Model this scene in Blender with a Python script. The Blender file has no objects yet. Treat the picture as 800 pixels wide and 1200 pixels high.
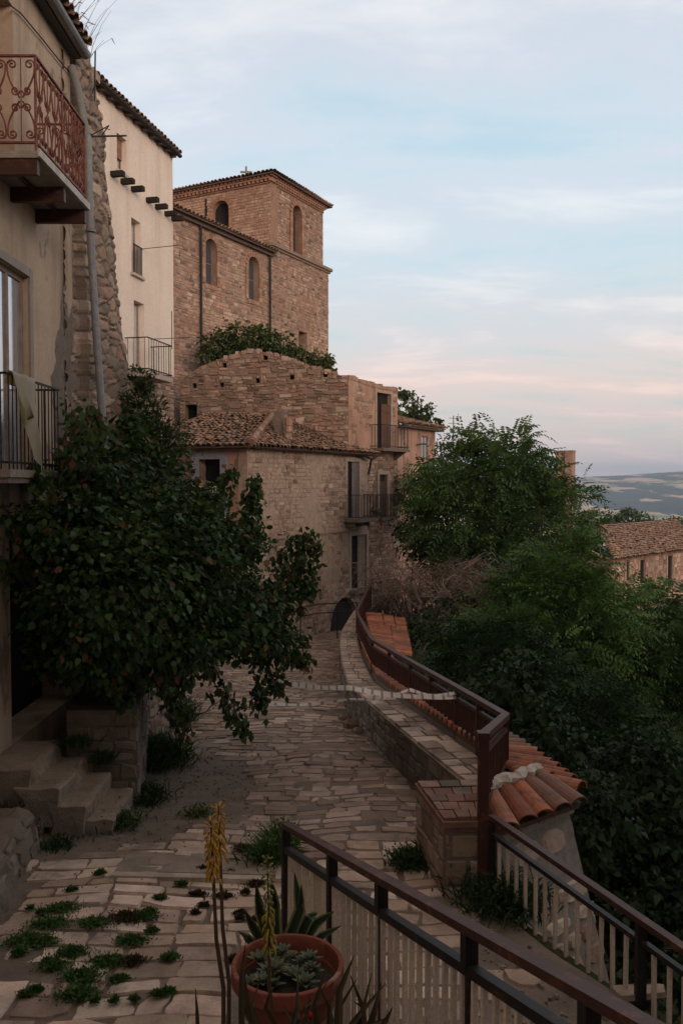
import bpy, math, random
import numpy as np
from mathutils import Vector
from mathutils.geometry import tessellate_polygon

random.seed(7)
RNG = np.random.default_rng(11)
R = random.uniform
C = bpy.context.scene.collection
scene = bpy.context.scene

# ------------------------------------------------------------------ camera maths
F, CX, CY, HOR = 1000.0, 400.0, 600.0, 565.0
PITCH = math.atan((CY - HOR) / F)
SP, CP = math.sin(PITCH), math.cos(PITCH)


def ray(px, py):
    u, v = (px - CX) / F, (CY - py) / F
    return Vector((u, v * SP + CP, v * CP - SP))


def at(px, py, Y):
    d = ray(px, py)
    return d * (Y / d.y)


# ------------------------------------------------------------------ ground heights
def interp(x, xs, ys):
    return float(np.interp(x, xs, ys))


XPY = [-60, 0, 5, 7.0, 7.2, 8.6, 10.5, 15.3, 22, 25, 29, 33, 38, 42, 60, 100]
XPX = [27, 3.9, 2.0, 1.22, 1.3, 1.75, 1.45, .70, .62, .62, 1.3, 2.2, 3.6, 6.2, 8, 10]


def xp(y):
    return interp(y, XPY, XPX)


def street_z(y):
    if y < 33:
        return -2.87 - .09 * y
    return -5.84 - .03 * (min(y, 60) - 33)


def sstep(a, b, x):
    t = min(1, max(0, (x - a) / (b - a)))
    return t * t * (3 - 2 * t)


def n2(x, y):
    from mathutils import noise
    return noise.noise(Vector((x, y, 3.7)))


def valley_z(x, y):
    r = math.hypot(x, y)
    z = interp(r, [0, 60, 150, 500, 1200, 1700, 2300, 3000, 3600, 5000], [-12, -16, -34, -62, -88, -80, -38, 14, 36, -60])
    ang = math.atan2(x, max(y, 1))
    if r > 1500:
        z += (n2(x * .0016, y * .0009) * 26 + n2(x * .005, y * .004) * 6) * sstep(1500, 2600, r)
        z += 46 * (ang - .32) / .12 * sstep(1800, 3200, r) * .75
    elif r > 60:
        z += n2(x * .012, y * .012) * 3
    return z


def ground_z(x, y):
    s = x - xp(y)
    g = street_z(y)
    if y > 34 and x < -2:
        g += min(11.0, max(0, (y - 36) * .55)) * min(1, (-2 - x) / 5)
    if s > 0:
        g = g - 3.6 * sstep(.15, 1.1, s) - .38 * min(s, 26)
        g += n2(x * .5, y * .5) * .25 * sstep(1, 3, s)
    k = sstep(55, 120, math.hypot(max(0, s), max(0, y)) if s > 0 else y)
    if k > 0:
        g = g * (1 - k) + valley_z(x, y) * k
    return g


# ------------------------------------------------------------------ mesh builder
class MB:
    def __init__(s):
        s.v, s.f, s.c, s.m = [], [], [], []

    def face(s, pts, col=(1, 1, 1)):
        i = len(s.v)
        s.v.extend([tuple(p) for p in pts])
        s.f.append(tuple(range(i, i + len(pts))))
        s.c.append(col)

    def grid(s, rows, col=(1, 1, 1), close=False):
        i = len(s.v)
        n = len(rows[0])
        for r in rows:
            s.v.extend([tuple(p) for p in r])
        for a in range(len(rows) - 1):
            for b in range(n if close else n - 1):
                b2 = (b + 1) % n
                s.f.append((i + a * n + b, i + a * n + b2, i + (a + 1) * n + b2, i + (a + 1) * n + b))
                s.c.append(col)

    def hexa(s, p, col=(1, 1, 1)):
        """8 points: bottom ring 0-3, top ring 4-7"""
        i = len(s.v)
        s.v.extend([tuple(q) for q in p])
        for f in ((3, 2, 1, 0), (4, 5, 6, 7), (0, 1, 5, 4), (1, 2, 6, 5), (2, 3, 7, 6), (3, 0, 4, 7)):
            s.f.append(tuple(i + k for k in f))
            s.c.append(col)

    def box(s, x0, x1, y0, y1, z0, z1, col=(1, 1, 1)):
        s.hexa([(x0, y0, z0), (x1, y0, z0), (x1, y1, z0), (x0, y1, z0), (x0, y0, z1), (x1, y0, z1), (x1, y1, z1), (x0, y1, z1)], col)

    def beam(s, a, b, w, h, col=(1, 1, 1), up=Vector((0, 0, 1))):
        """rectangular bar from a to b, w across, h along up"""
        a, b = Vector(a), Vector(b)
        d = (b - a).normalized()
        if abs(d.dot(up)) > .98:
            up = Vector((0, 1, 0)) if abs(d.y) < .9 else Vector((1, 0, 0))
        sd = d.cross(up).normalized()
        u = sd.cross(d).normalized()
        sd, u = sd * w / 2, u * h / 2
        s.hexa([a - sd - u, a + sd - u, b + sd - u, b - sd - u, a - sd + u, a + sd + u, b + sd + u, b - sd + u], col)

    def tube(s, pts, r, n=6, col=(1, 1, 1), cap=True):
        pts = [Vector(p) for p in pts]
        rs = r if isinstance(r, (list, tuple)) else [r] * len(pts)
        rows = []
        ref = Vector((.31, .52, .79))
        for k, p in enumerate(pts):
            d = (pts[min(k + 1, len(pts) - 1)] - pts[max(k - 1, 0)])
            if d.length < 1e-9:
                d = Vector((0, 0, 1))
            d.normalize()
            a = d.cross(ref)
            if a.length < .1:
                a = d.cross(Vector((1, 0, 0)))
            a.normalize()
            b = d.cross(a)
            rows.append([p + (a * math.cos(2 * math.pi * q / n) + b * math.sin(2 * math.pi * q / n)) * rs[k] for q in range(n)])
        s.grid(rows, col, close=True)
        if cap:
            s.face(rows[0][::-1], col)
            s.face(rows[-1], col)

    def lathe(s, c, prof, n=24, col=(1, 1, 1)):
        c = Vector(c)
        rows = [[c + Vector((r * math.cos(2 * math.pi * q / n), r * math.sin(2 * math.pi * q / n), z)) for q in range(n)] for r, z in prof]
        s.grid(rows, col, close=True)

    def blade(s, pts, ws, nor, col=(1, 1, 1), fold=.25):
        """leaf blade: a strip of two halves folded along the midrib"""
        pts = [Vector(p) for p in pts]
        rows = []
        for k, p in enumerate(pts):
            d = (pts[min(k + 1, len(pts) - 1)] - pts[max(k - 1, 0)]).normalized()
            sd = d.cross(Vector(nor)).normalized()
            nn = sd.cross(d)
            rows.append([p - sd * ws[k] / 2 + nn * ws[k] * fold, p, p + sd * ws[k] / 2 + nn * ws[k] * fold])
        s.grid(rows, col)

    def build(s, name, mat, parent=None, origin=None, smooth=False):
        me = bpy.data.meshes.new(name)
        off = root_loc(parent) if parent else (Vector(origin) if origin is not None else auto_origin(s.v))
        co = np.array(s.v, dtype=np.float64) - np.array(off)
        me.from_pydata(co.tolist(), [], s.f)
        ca = me.color_attributes.new('Col', 'FLOAT_COLOR', 'CORNER')
        cnt = np.array([len(f) for f in s.f])
        cc = np.ones((len(s.f), 4), dtype=np.float32)
        cc[:, :3] = np.array(s.c, dtype=np.float32)
        ca.data.foreach_set('color', np.repeat(cc, cnt, axis=0).ravel())
        if smooth:
            me.polygons.foreach_set('use_smooth', [True] * len(s.f))
        me.materials.append(mat)
        me.update()
        o = bpy.data.objects.new(name, me)
        C.objects.link(o)
        if parent:
            o.parent = parent
        else:
            o.location = off
        return o


def auto_origin(v):
    a = np.array(v)
    lo, hi = a.min(0), a.max(0)
    return Vector(((lo[0] + hi[0]) / 2, (lo[1] + hi[1]) / 2, lo[2]))


def root_loc(o):
    while o.parent:
        o = o.parent
    return Vector(o.location)


def np_mesh(name, verts, nper, cols, mat, parent=None, origin=None):
    """verts (N,nper,3), one face per row, cols (N,3)"""
    n = len(verts)
    v = verts.reshape(-1, 3)
    off = root_loc(parent) if parent else (Vector(origin) if origin is not None else auto_origin(v))
    v = (v - np.array(off)).astype(np.float32)
    me = bpy.data.meshes.new(name)
    me.vertices.add(n * nper)
    me.vertices.foreach_set('co', v.ravel())
    me.loops.add(n * nper)
    me.loops.foreach_set('vertex_index', np.arange(n * nper, dtype=np.int32))
    me.polygons.add(n)
    me.polygons.foreach_set('loop_start', np.arange(0, n * nper, nper, dtype=np.int32))
    me.update(calc_edges=True)
    ca = me.color_attributes.new('Col', 'FLOAT_COLOR', 'CORNER')
    cc = np.ones((n, 4), dtype=np.float32)
    cc[:, :3] = cols
    ca.data.foreach_set('color', np.repeat(cc, nper, axis=0).ravel())
    me.materials.append(mat)
    o = bpy.data.objects.new(name, me)
    C.objects.link(o)
    if parent:
        o.parent = parent
    else:
        o.location = off
    return o


def tag(o, label, cat, group=None):
    o['label'] = label
    o['category'] = cat
    if group:
        o['group'] = group
    return o


def thing(name, label, cat, loc, group=None):
    o = bpy.data.objects.new(name, None)
    o.empty_display_size = .2
    C.objects.link(o)
    o.location = loc
    return tag(o, label, cat, group)


def structure(o):
    o['kind'] = 'structure'
    return o


def copy_tree(o, parent=None):
    c = o.copy()
    C.objects.link(c)
    c.parent = parent
    for ch in o.children:
        copy_tree(ch, c)
    return c


# ------------------------------------------------------------------ materials
def nt(name):
    m = bpy.data.materials.new(name)
    m.use_nodes = True
    t = m.node_tree
    b = t.nodes['Principled BSDF']
    b.inputs['Specular IOR Level'].default_value = .25
    return m, t, b


def N(t, typ, **kw):
    n = t.nodes.new(typ)
    for k, v in kw.items():
        setattr(n, k, v)
    return n


def noise_node(t, scale, detail=6, rough=.6, vec=None):
    n = N(t, 'ShaderNodeTexNoise')
    n.inputs['Scale'].default_value = scale
    n.inputs['Detail'].default_value = detail
    n.inputs['Roughness'].default_value = rough
    if vec is not None:
        t.links.new(vec, n.inputs['Vector'])
    return n


def ramp(t, fac, stops):
    r = N(t, 'ShaderNodeValToRGB')
    els = r.color_ramp.elements
    while len(els) < len(stops):
        els.new(.5)
    for e, (p, c) in zip(els, stops):
        e.position = p
        e.color = (*c, 1) if len(c) == 3 else c
    t.links.new(fac, r.inputs['Fac'])
    return r


def mix(t, fac, a, b, blend='MIX'):
    m = N(t, 'ShaderNodeMix', data_type='RGBA', blend_type=blend)
    for sock, val in ((m.inputs[0], fac), (m.inputs[6], a), (m.inputs[7], b)):
        if hasattr(val, 'links'):
            t.links.new(val, sock)
        elif isinstance(val, (int, float)):
            sock.default_value = val
        else:
            sock.default_value = (*val, 1)
    return m.outputs[2]


def bump(t, b, h, strength, dist):
    n = N(t, 'ShaderNodeBump')
    n.inputs['Strength'].default_value = strength
    n.inputs['Distance'].default_value = dist
    t.links.new(h, n.inputs['Height'])
    t.links.new(n.outputs[0], b.inputs['Normal'])


def pos(t, sx=1, sy=1, sz=1):
    g = N(t, 'ShaderNodeNewGeometry')
    m = N(t, 'ShaderNodeMapping')
    m.inputs['Scale'].default_value = (sx, sy, sz)
    t.links.new(g.outputs['Position'], m.inputs['Vector'])
    return m.outputs[0]


def attr_mat(name, rough=.85, n1=6, n2=40, lo=.62, hi=1.2, bs=.5, bd=.02, stain=None, metallic=0, spec=.25):
    """colour attribute times worn, mottled variation"""
    m, t, b = nt(name)
    a = N(t, 'ShaderNodeVertexColor', layer_name='Col')
    p = pos(t)
    na = noise_node(t, n1, 8, .65, p)
    nb = noise_node(t, n2, 5, .7, p)
    r1 = ramp(t, na.outputs['Fac'], [(.25, (lo,) * 3), (.75, (hi,) * 3)])
    r2 = ramp(t, nb.outputs['Fac'], [(.2, (.75,) * 3), (.8, (1.18,) * 3)])
    c = mix(t, 1.0, a.outputs['Color'], r1.outputs[0], 'MULTIPLY')
    c = mix(t, 1.0, c, r2.outputs[0], 'MULTIPLY')
    if stain:
        ns = noise_node(t, stain[1], 9, .7, p)
        rs = ramp(t, ns.outputs['Fac'], [(stain[2], (0,) * 3), (stain[2] + .14, (1,) * 3)])
        c = mix(t, rs.outputs[0], c, stain[0])
    t.links.new(c, b.inputs['Base Color'])
    b.inputs['Roughness'].default_value = rough
    b.inputs['Metallic'].default_value = metallic
    b.inputs['Specular IOR Level'].default_value = spec
    h = mix(t, .5, na.outputs['Fac'], nb.outputs['Fac'])
    bump(t, b, h, bs, bd)
    return m


def plaster_mat(name, base, dark, patch, patch_at, streak=.5, scale=1.0):
    m, t, b = nt(name)
    p = pos(t)
    big = noise_node(t, .7 * scale, 8, .62, p)
    fine = noise_node(t, 22 * scale, 6, .7, p)
    st = noise_node(t, 1.0, 6, .65, pos(t, 2.6 * scale, 2.6 * scale, .22 * scale))
    c = ramp(t, big.outputs['Fac'], [(.3, dark), (.62, base)]).outputs[0]
    rs = ramp(t, st.outputs['Fac'], [(.48, (0,) * 3), (.72, (1,) * 3)])
    sf = N(t, 'ShaderNodeMath', operation='MULTIPLY')
    t.links.new(rs.outputs[0], sf.inputs[0])
    sf.inputs[1].default_value = streak
    c = mix(t, sf.outputs[0], c, tuple(x * .62 for x in dark))
    pn = noise_node(t, 1.1 * scale, 10, .66, pos(t, 1.3, 1.3, .55))
    rp = ramp(t, pn.outputs['Fac'], [(patch_at, (0,) * 3), (patch_at + .02, (1,) * 3)])
    c = mix(t, rp.outputs[0], c, patch)
    r2 = ramp(t, fine.outputs['Fac'], [(.2, (.82,) * 3), (.8, (1.1,) * 3)])
    c = mix(t, 1.0, c, r2.outputs[0], 'MULTIPLY')
    t.links.new(c, b.inputs['Base Color'])
    b.inputs['Roughness'].default_value = .92
    h = mix(t, .35, fine.outputs['Fac'], big.outputs['Fac'])
    h = mix(t, .3, h, rp.outputs[0], 'SUBTRACT')
    bump(t, b, h, .5, .02)
    return m


def leaf_mat(name, trans=.25):
    m, t, b = nt(name)
    a = N(t, 'ShaderNodeVertexColor', layer_name='Col')
    t.links.new(a.outputs['Color'], b.inputs['Base Color'])
    b.inputs['Roughness'].default_value = .55
    b.inputs['Specular IOR Level'].default_value = .2
    tr = N(t, 'ShaderNodeBsdfTranslucent')
    c = mix(t, 1.0, a.outputs['Color'], (1.2, 1.3, .6), 'MULTIPLY')
    t.links.new(c, tr.inputs['Color'])
    mx = N(t, 'ShaderNodeMixShader')
    mx.inputs[0].default_value = trans
    t.links.new(b.outputs[0], mx.inputs[1])
    t.links.new(tr.outputs[0], mx.inputs[2])
    t.links.new(mx.outputs[0], t.nodes['Material Output'].inputs['Surface'])
    return m


def metal_mat(name, base, rust, at_=.5, rough=.6):
    m, t, b = nt(name)
    p = pos(t)
    na = noise_node(t, 9, 9, .7, p)
    r = ramp(t, na.outputs['Fac'], [(at_, base), (at_ + .10, rust)])
    nb = noise_node(t, 70, 4, .7, p)
    rb = ramp(t, nb.outputs['Fac'], [(.25, (.7,) * 3), (.75, (1.2,) * 3)])
    a = N(t, 'ShaderNodeVertexColor', layer_name='Col')
    c = mix(t, 1.0, r.outputs[0], a.outputs['Color'], 'MULTIPLY')
    c = mix(t, 1.0, c, rb.outputs[0], 'MULTIPLY')
    t.links.new(c, b.inputs['Base Color'])
    b.inputs['Roughness'].default_value = rough
    bump(t, b, na.outputs['Fac'], .25, .006)
    return m


def glass_mat(name, col=(.03, .035, .04), rough=.08):
    m, t, b = nt(name)
    na = noise_node(t, 1.5, 3, .5, pos(t))
    b.inputs['Base Color'].default_value = (*col, 1)
    b.inputs['Roughness'].default_value = rough
    b.inputs['Specular IOR Level'].default_value = .9
    bump(t, b, na.outputs['Fac'], .06, .03)
    return m


def ground_mat():
    m, t, b = nt('terrain')
    p = pos(t)
    g = N(t, 'ShaderNodeNewGeometry')
    sep = N(t, 'ShaderNodeSeparateXYZ')
    t.links.new(g.outputs['Position'], sep.inputs[0])
    n1 = noise_node(t, .35, 8, .7, p)
    near = ramp(t, n1.outputs['Fac'], [(.35, (.030, .034, .016)), (.55, (.05, .044, .026)), (.7, (.085, .066, .045))]).outputs[0]
    nf = noise_node(t, .0075, 4, .6, pos(t, 1, .22, 1))
    nf2 = noise_node(t, .03, 5, .6, pos(t, 1, .3, 1))
    fm = mix(t, .22, nf.outputs['Fac'], nf2.outputs['Fac'])
    fm = ramp(t, fm, [(.495, (0,) * 3), (.515, (1,) * 3)])
    ff = noise_node(t, .012, 2, .5, p)
    field = ramp(t, ff.outputs['Fac'], [(.35, (.16, .20, .085)), (.5, (.52, .40, .23)), (.65, (.60, .43, .28))]).outputs[0]
    wood = ramp(t, nf2.outputs['Fac'], [(.3, (.018, .034, .022)), (.7, (.05, .07, .035))]).outputs[0]
    far = mix(t, fm.outputs[0], wood, field)
    mr = N(t, 'ShaderNodeMapRange')
    mr.inputs['From Min'].default_value = 150
    mr.inputs['From Max'].default_value = 320
    t.links.new(sep.outputs['Y'], mr.inputs['Value'])
    c = mix(t, mr.outputs[0], near, far)
    t.links.new(c, b.inputs['Base Color'])
    b.inputs['Roughness'].default_value = 1
    b.inputs['Specular IOR Level'].default_value = 0
    bump(t, b, n1.outputs['Fac'], .7, .15)
    return m


M = {}
M['terrain'] = ground_mat()
M['stone'] = attr_mat('weathered_stone', n1=5, n2=48, bs=.95, bd=.035, stain=((.05, .042, .034), 3.2, .60))
M['redstone'] = attr_mat('red_stone', n1=3, n2=22, bs=.7, bd=.04, stain=((.27, .16, .12), .8, .53))
M['paving'] = attr_mat('paving_stone', rough=.8, n1=3.5, n2=55, lo=.55, hi=1.2, bs=.7, bd=.012, stain=((.13, .10, .08), 1.3, .53))
M['dirt'] = attr_mat('dirt', n1=2.4, n2=30, lo=.55, hi=1.25, bs=.8, bd=.03)
M['tile'] = attr_mat('clay_tile', n1=5, n2=38, lo=.6, hi=1.2, bs=.5, bd=.01, stain=((.095, .078, .062), 4.2, .50))
M['newtile'] = attr_mat('new_clay_tile', n1=5, n2=38, lo=.72, hi=1.15, bs=.4, bd=.008, stain=((.105, .078, .058), 6.0, .51))
M['mortar'] = attr_mat('mortar', n1=8, n2=50, bs=.8, bd=.02)
M['wood'] = attr_mat('old_wood', n1=8, n2=60, bs=.4, bd=.01)
M['attr'] = attr_mat('painted', rough=.6, n1=6, n2=60, lo=.8, hi=1.1, bs=.15, bd=.004)
M['plaster1'] = plaster_mat('ochre_plaster', (.52, .395, .29), (.40, .30, .22), (.25, .21, .175), .60, .95)
M['plaster2'] = plaster_mat('cream_plaster', (.76, .66, .565), (.66, .56, .475), (.36, .30, .25), .74, .35, .6)
M['plaster3'] = plaster_mat('reddish_plaster', (.43, .275, .20), (.30, .175, .125), (.20, .14, .11), .56, .5, .9)
M['dark'] = attr_mat('dark_interior', rough=.95, lo=.8, hi=1.1, bs=.1)
M['glass'] = glass_mat('window_glass', (.62, .65, .70), .12)
M['glass'].node_tree.nodes['Principled BSDF'].inputs['Metallic'].default_value = .75
M['darkglass'] = glass_mat('dark_glass', (.05, .06, .075), .15)
M['rustred'] = metal_mat('rusty_iron', (.15, .045, .030), (.22, .075, .045), .48)
M['brown'] = metal_mat('brown_painted_steel', (.060, .025, .019), (.135, .052, .030), .54, .5)
M['black'] = metal_mat('dark_painted_steel', (.020, .016, .016), (.10, .045, .026), .57, .5)
M['cream'] = metal_mat('cream_painted_steel', (.62, .52, .435), (.26, .13, .075), .62, .55)
M['iron'] = metal_mat('black_iron', (.022, .019, .018), (.06, .035, .025), .58, .6)
M['zinc'] = metal_mat('zinc_pipe', (.20, .205, .215), (.27, .26, .25), .5, .5)
M['leaf'] = leaf_mat('leaf')
M['bark'] = attr_mat('bark', n1=9, n2=50, bs=.8, bd=.02)
M['fleshy'] = leaf_mat('succulent_leaf', .08)
M['clay'] = attr_mat('terracotta', rough=.8, n1=4, n2=40, lo=.6, hi=1.15, bs=.3, bd=.005, stain=((.30, .20, .16), 5, .53))
M['cloth'] = leaf_mat('cloth', .3)

RED = [(.38, .245, .185), (.35, .215, .16), (.42, .29, .22), (.29, .185, .145), (.44, .335, .265), (.38, .275, .215), (.27, .195, .155), (.40, .30, .235), (.19, .135, .105)]
WORN = [tuple(c * .80 for c in q) for q in RED] + [(.33, .25, .195), (.26, .19, .15), (.38, .30, .235), (.20, .145, .115)]
TAN = [(.37, .265, .20), (.41, .30, .23), (.32, .225, .17), (.45, .335, .26), (.36, .235, .175), (.28, .20, .155)]
GREY = [(.31, .24, .19), (.37, .29, .23), (.26, .20, .157), (.41, .32, .255), (.33, .245, .185)]
PAV = [(.45, .34, .275), (.54, .415, .34), (.34, .248, .195), (.45, .328, .258), (.38, .27, .208), (.29, .208, .165), (.53, .41, .335)]
OLDTILE = [(.34, .19, .125), (.29, .165, .11), (.38, .23, .15), (.24, .15, .105), (.33, .225, .16), (.20, .135, .10)]
NEWTILE = [(.36, .125, .068), (.30, .10, .055), (.41, .165, .092), (.25, .095, .06), (.36, .16, .10), (.22, .12, .085)]


def jit(c, a=.12):
    k = 1 + R(-a, a)
    return (c[0] * k * (1 + R(-.04, .04)), c[1] * k, c[2] * k * (1 + R(-.04, .04)))


# ------------------------------------------------------------------ masonry
def in_poly(u, v, poly):
    r = False
    j = len(poly) - 1
    for i in range(len(poly)):
        (x1, y1), (x2, y2) = poly[i], poly[j]
        if (y1 > v) != (y2 > v) and u < (x2 - x1) * (v - y1) / (y2 - y1) + x1:
            r = not r
        j = i
    return r


def masonry(mb, fn, outer, holes=(), row=(.14, .24), wid=(.18, .45), gap=.02, prot=(.008, .035), pal=TAN, jt=.012, rough=.5, wave=.0):
    """fn(u, v, n) -> point. Courses of separate chamfered stones over an outline with openings."""
    us, vs = [p[0] for p in outer], [p[1] for p in outer]
    u0, u1, v0, v1 = min(us), max(us), min(vs), max(vs)

    def ok(a, b, c, d):
        e_ = .006
        pts = [(a + e_, c + e_), (b - e_, c + e_), (b - e_, d - e_), (a + e_, d - e_), ((a + b) / 2, (c + d) / 2)]
        if not all(in_poly(x, y, outer) for x, y in pts):
            return False
        for h in holes:
            if any(in_poly(x, y, h) for x, y in pts):
                return False
            if any(a < x < b and c < y < d for x, y in h):
                return False
        return True

    def put(a, b, c, d, col, dep=0):
        if not ok(a, b, c, d):
            if dep < 3 and (b - a > .07):
                m_ = (a + b) / 2
                put(a, m_, c, d, col, dep + 1)
                put(m_, b, c, d, col, dep + 1)
            elif dep < 5 and d - c > .09:
                m_ = (c + d) / 2
                put(a, b, c, m_, col, dep + 1)
                put(a, b, m_, d, col, dep + 1)
            return
        g = gap / 2 * R(.6, 1.5)
        h = R(*prot)
        ch = min(.3 * (b - a), .3 * (d - c), R(.01, .028))
        J = lambda: R(-jt, jt)
        q = [(a + g + J(), c + g + J()), (b - g + J(), c + g + J()), (b - g + J(), d - g + J()), (a + g + J(), d - g + J())]
        cu, cv = (a + b) / 2, (c + d) / 2
        q2 = []
        for (x, y) in q:
            q2.append((x + (ch if x < cu else -ch), y + (ch if y < cv else -ch)))
        tl = [R(-1, 1) * h * .25 for _ in range(4)]
        i = len(mb.v)
        mb.v.extend([tuple(fn(x, y, -.01)) for x, y in q])
        mb.v.extend([tuple(fn(x, y, h + e)) for (x, y), e in zip(q2, tl)])
        for f in ((4, 5, 6, 7), (0, 1, 5, 4), (1, 2, 6, 5), (2, 3, 7, 6), (3, 0, 4, 7)):
            mb.f.append(tuple(i + k for k in f))
            mb.c.append(col)

    v = v0
    while v < v1 - .03:
        hh = min(R(*row), v1 - v)
        if v1 - v - hh < row[0] * .5:
            hh = v1 - v
        u = u0 - R(0, wid[0])
        while u < u1:
            w = R(*wid)
            a, b = max(u, u0), min(u + w, u1)
            if b - a > .04:
                zk = 1 + .30 * n2(u * .33 + v0, v * .45) + .14 * n2(u * 1.1, v * 1.3 + u0)
                col = tuple(c * zk for c in jit(random.choice(pal), rough * .3))
                wv = wave * math.sin(a * 1.7 + v * 3.1)
                if R(0, 1) < .16 and hh > .17:
                    m_ = v + hh * R(.4, .6)
                    put(a, b, v + wv, m_ + wv, col)
                    put(a, b, m_ + wv, v + hh + wv, jit(random.choice(pal), rough * .3))
                else:
                    put(a, b, v + wv, v + hh + wv, col)
            u += w
        v += hh


def patchy(mb, fac, u0, u1, z0, z1, holes, test, pal, n0=0.0, q=(.006, .045)):
    z = z0
    while z < z1 - .1:
        h = R(.1, .2)
        u = u0
        while u < u1 - .3:
            w = R(.12, .42)
            inhole = any(in_poly(u + w * f, z + h * g, H) for H in holes for f in (0, .5, 1) for g in (0, .5, 1))
            if not inhole and u + w < u1 and test(u, z):
                col = jit(random.choice(pal), .25)
                J = lambda: R(-.025, .025)
                pts = [(u + .012 + J(), z + .01 + J()), (u + w - .012 + J(), z + .01 + J()), (u + w - .012 + J(), z + h - .01 + J()), (u + .012 + J(), z + h - .01 + J())]
                p2 = [(u + w / 2 + (x - u - w / 2) * .86, z + h / 2 + (y - z - h / 2) * .8) for x, y in pts]
                k = R(*q)
                i = len(mb.v)
                mb.v.extend([tuple(fac.P(x, y, n0 - .01)) for x, y in pts] + [tuple(fac.P(x, y, n0 + k)) for x, y in p2])
                for f in ((4, 5, 6, 7), (0, 1, 5, 4), (1, 2, 6, 5), (2, 3, 7, 6), (3, 0, 4, 7)):
                    mb.f.append(tuple(i + k_ for k_ in f))
                    mb.c.append(col)
            u += w
        z += h


class Fac:
    """a vertical facade through two plan points, seen from the side of the camera"""

    def __init__(s, p0, p1, flip=False):
        s.p0 = Vector((p0[0], p0[1], 0))
        d = Vector((p1[0] - p0[0], p1[1] - p0[1], 0))
        s.L = d.length
        s.U = d.normalized()
        s.N = Vector((s.U.y, -s.U.x, 0))
        if flip:
            s.N = -s.N

    def P(s, u, z, n=0.0):
        return s.p0 + s.U * u + Vector((0, 0, z)) + s.N * n

    def uv(s, px, py, n=0.0):
        d = ray(px, py)
        k = (s.p0 + s.N * n).dot(s.N) / d.dot(s.N)
        q = d * k
        return ((q - s.p0).dot(s.U), q.z)

    def rect(s, px0, py0, px1, py1):
        """opening from two pixel corners; heights taken at its middle"""
        um = (px0 + px1) / 2
        a, b = s.uv(px0, py0)[0], s.uv(px1, py0)[0]
        return (min(a, b), max(a, b), s.uv(um, py1)[1], s.uv(um, py0)[1])

    def box(s, mb, u0, u1, z0, z1, n0, n1, col=(1, 1, 1)):
        P = s.P
        p = [P(u0, z0, n0), P(u1, z0, n0), P(u1, z0, n1), P(u0, z0, n1), P(u0, z1, n0), P(u1, z1, n0), P(u1, z1, n1), P(u0, z1, n1)]
        mb.hexa(p, col)


def hole_rect(r):
    u0, u1, z0, z1 = r
    return [(u0, z0), (u1, z0), (u1, z1), (u0, z1)]


def hole_arch(r, n=9):
    u0, u1, z0, z1 = r
    rr = (u1 - u0) / 2
    c = (u0 + u1) / 2
    zs = z1 - rr
    return [(u0, z0), (u1, z0)] + [(c + rr * math.cos(a), zs + rr * math.sin(a)) for a in [math.pi * k / n for k in range(n + 1)]]


def wall_mesh(mb, fac, outer, holes, t=.5, n0=0.0, col=(1, 1, 1), back=True):
    loops = [[Vector((u, v, 0)) for u, v in outer]] + [[Vector((u, v, 0)) for u, v in h] for h in holes]
    flat = [(p.x, p.y) for l in loops for p in l]
    for tri in tessellate_polygon(loops):
        mb.face([fac.P(*flat[i], n0) for i in tri], col)
        if back:
            mb.face([fac.P(*flat[i], n0 - t) for i in reversed(tri)], col)
    for l in loops:
        for i in range(len(l)):
            a, b = l[i], l[(i + 1) % len(l)]
            mb.face([fac.P(a.x, a.y, n0), fac.P(b.x, b.y, n0), fac.P(b.x, b.y, n0 - t), fac.P(a.x, a.y, n0 - t)], col)


def trim(mb, fac, hole, w=.16, n=.03, pal=TAN, step=.28, sill=True):
    """dressed stones round an opening"""
    k = len(hole)
    for i in range(k):
        a, b = Vector(hole[i]), Vector(hole[(i + 1) % k])
        if i == 0 and not sill:
            continue
        d = b - a
        L = d.length
        if L < .02:
            continue
        d.normalize()
        o = Vector((d.y, -d.x))
        m_ = max(1, int(L / step))
        for q in range(m_):
            p, e = a + d * (L * q / m_ + .006), a + d * (L * (q + 1) / m_ - .006)
            col = jit(random.choice(pal), .15)
            pts = [p, e, e + o * w * R(.9, 1.1), p + o * w * R(.9, 1.1)]
            mb.hexa([fac.P(x.x, x.y, -.02) for x in pts] + [fac.P(x.x, x.y, n) for x in pts], col)


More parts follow.
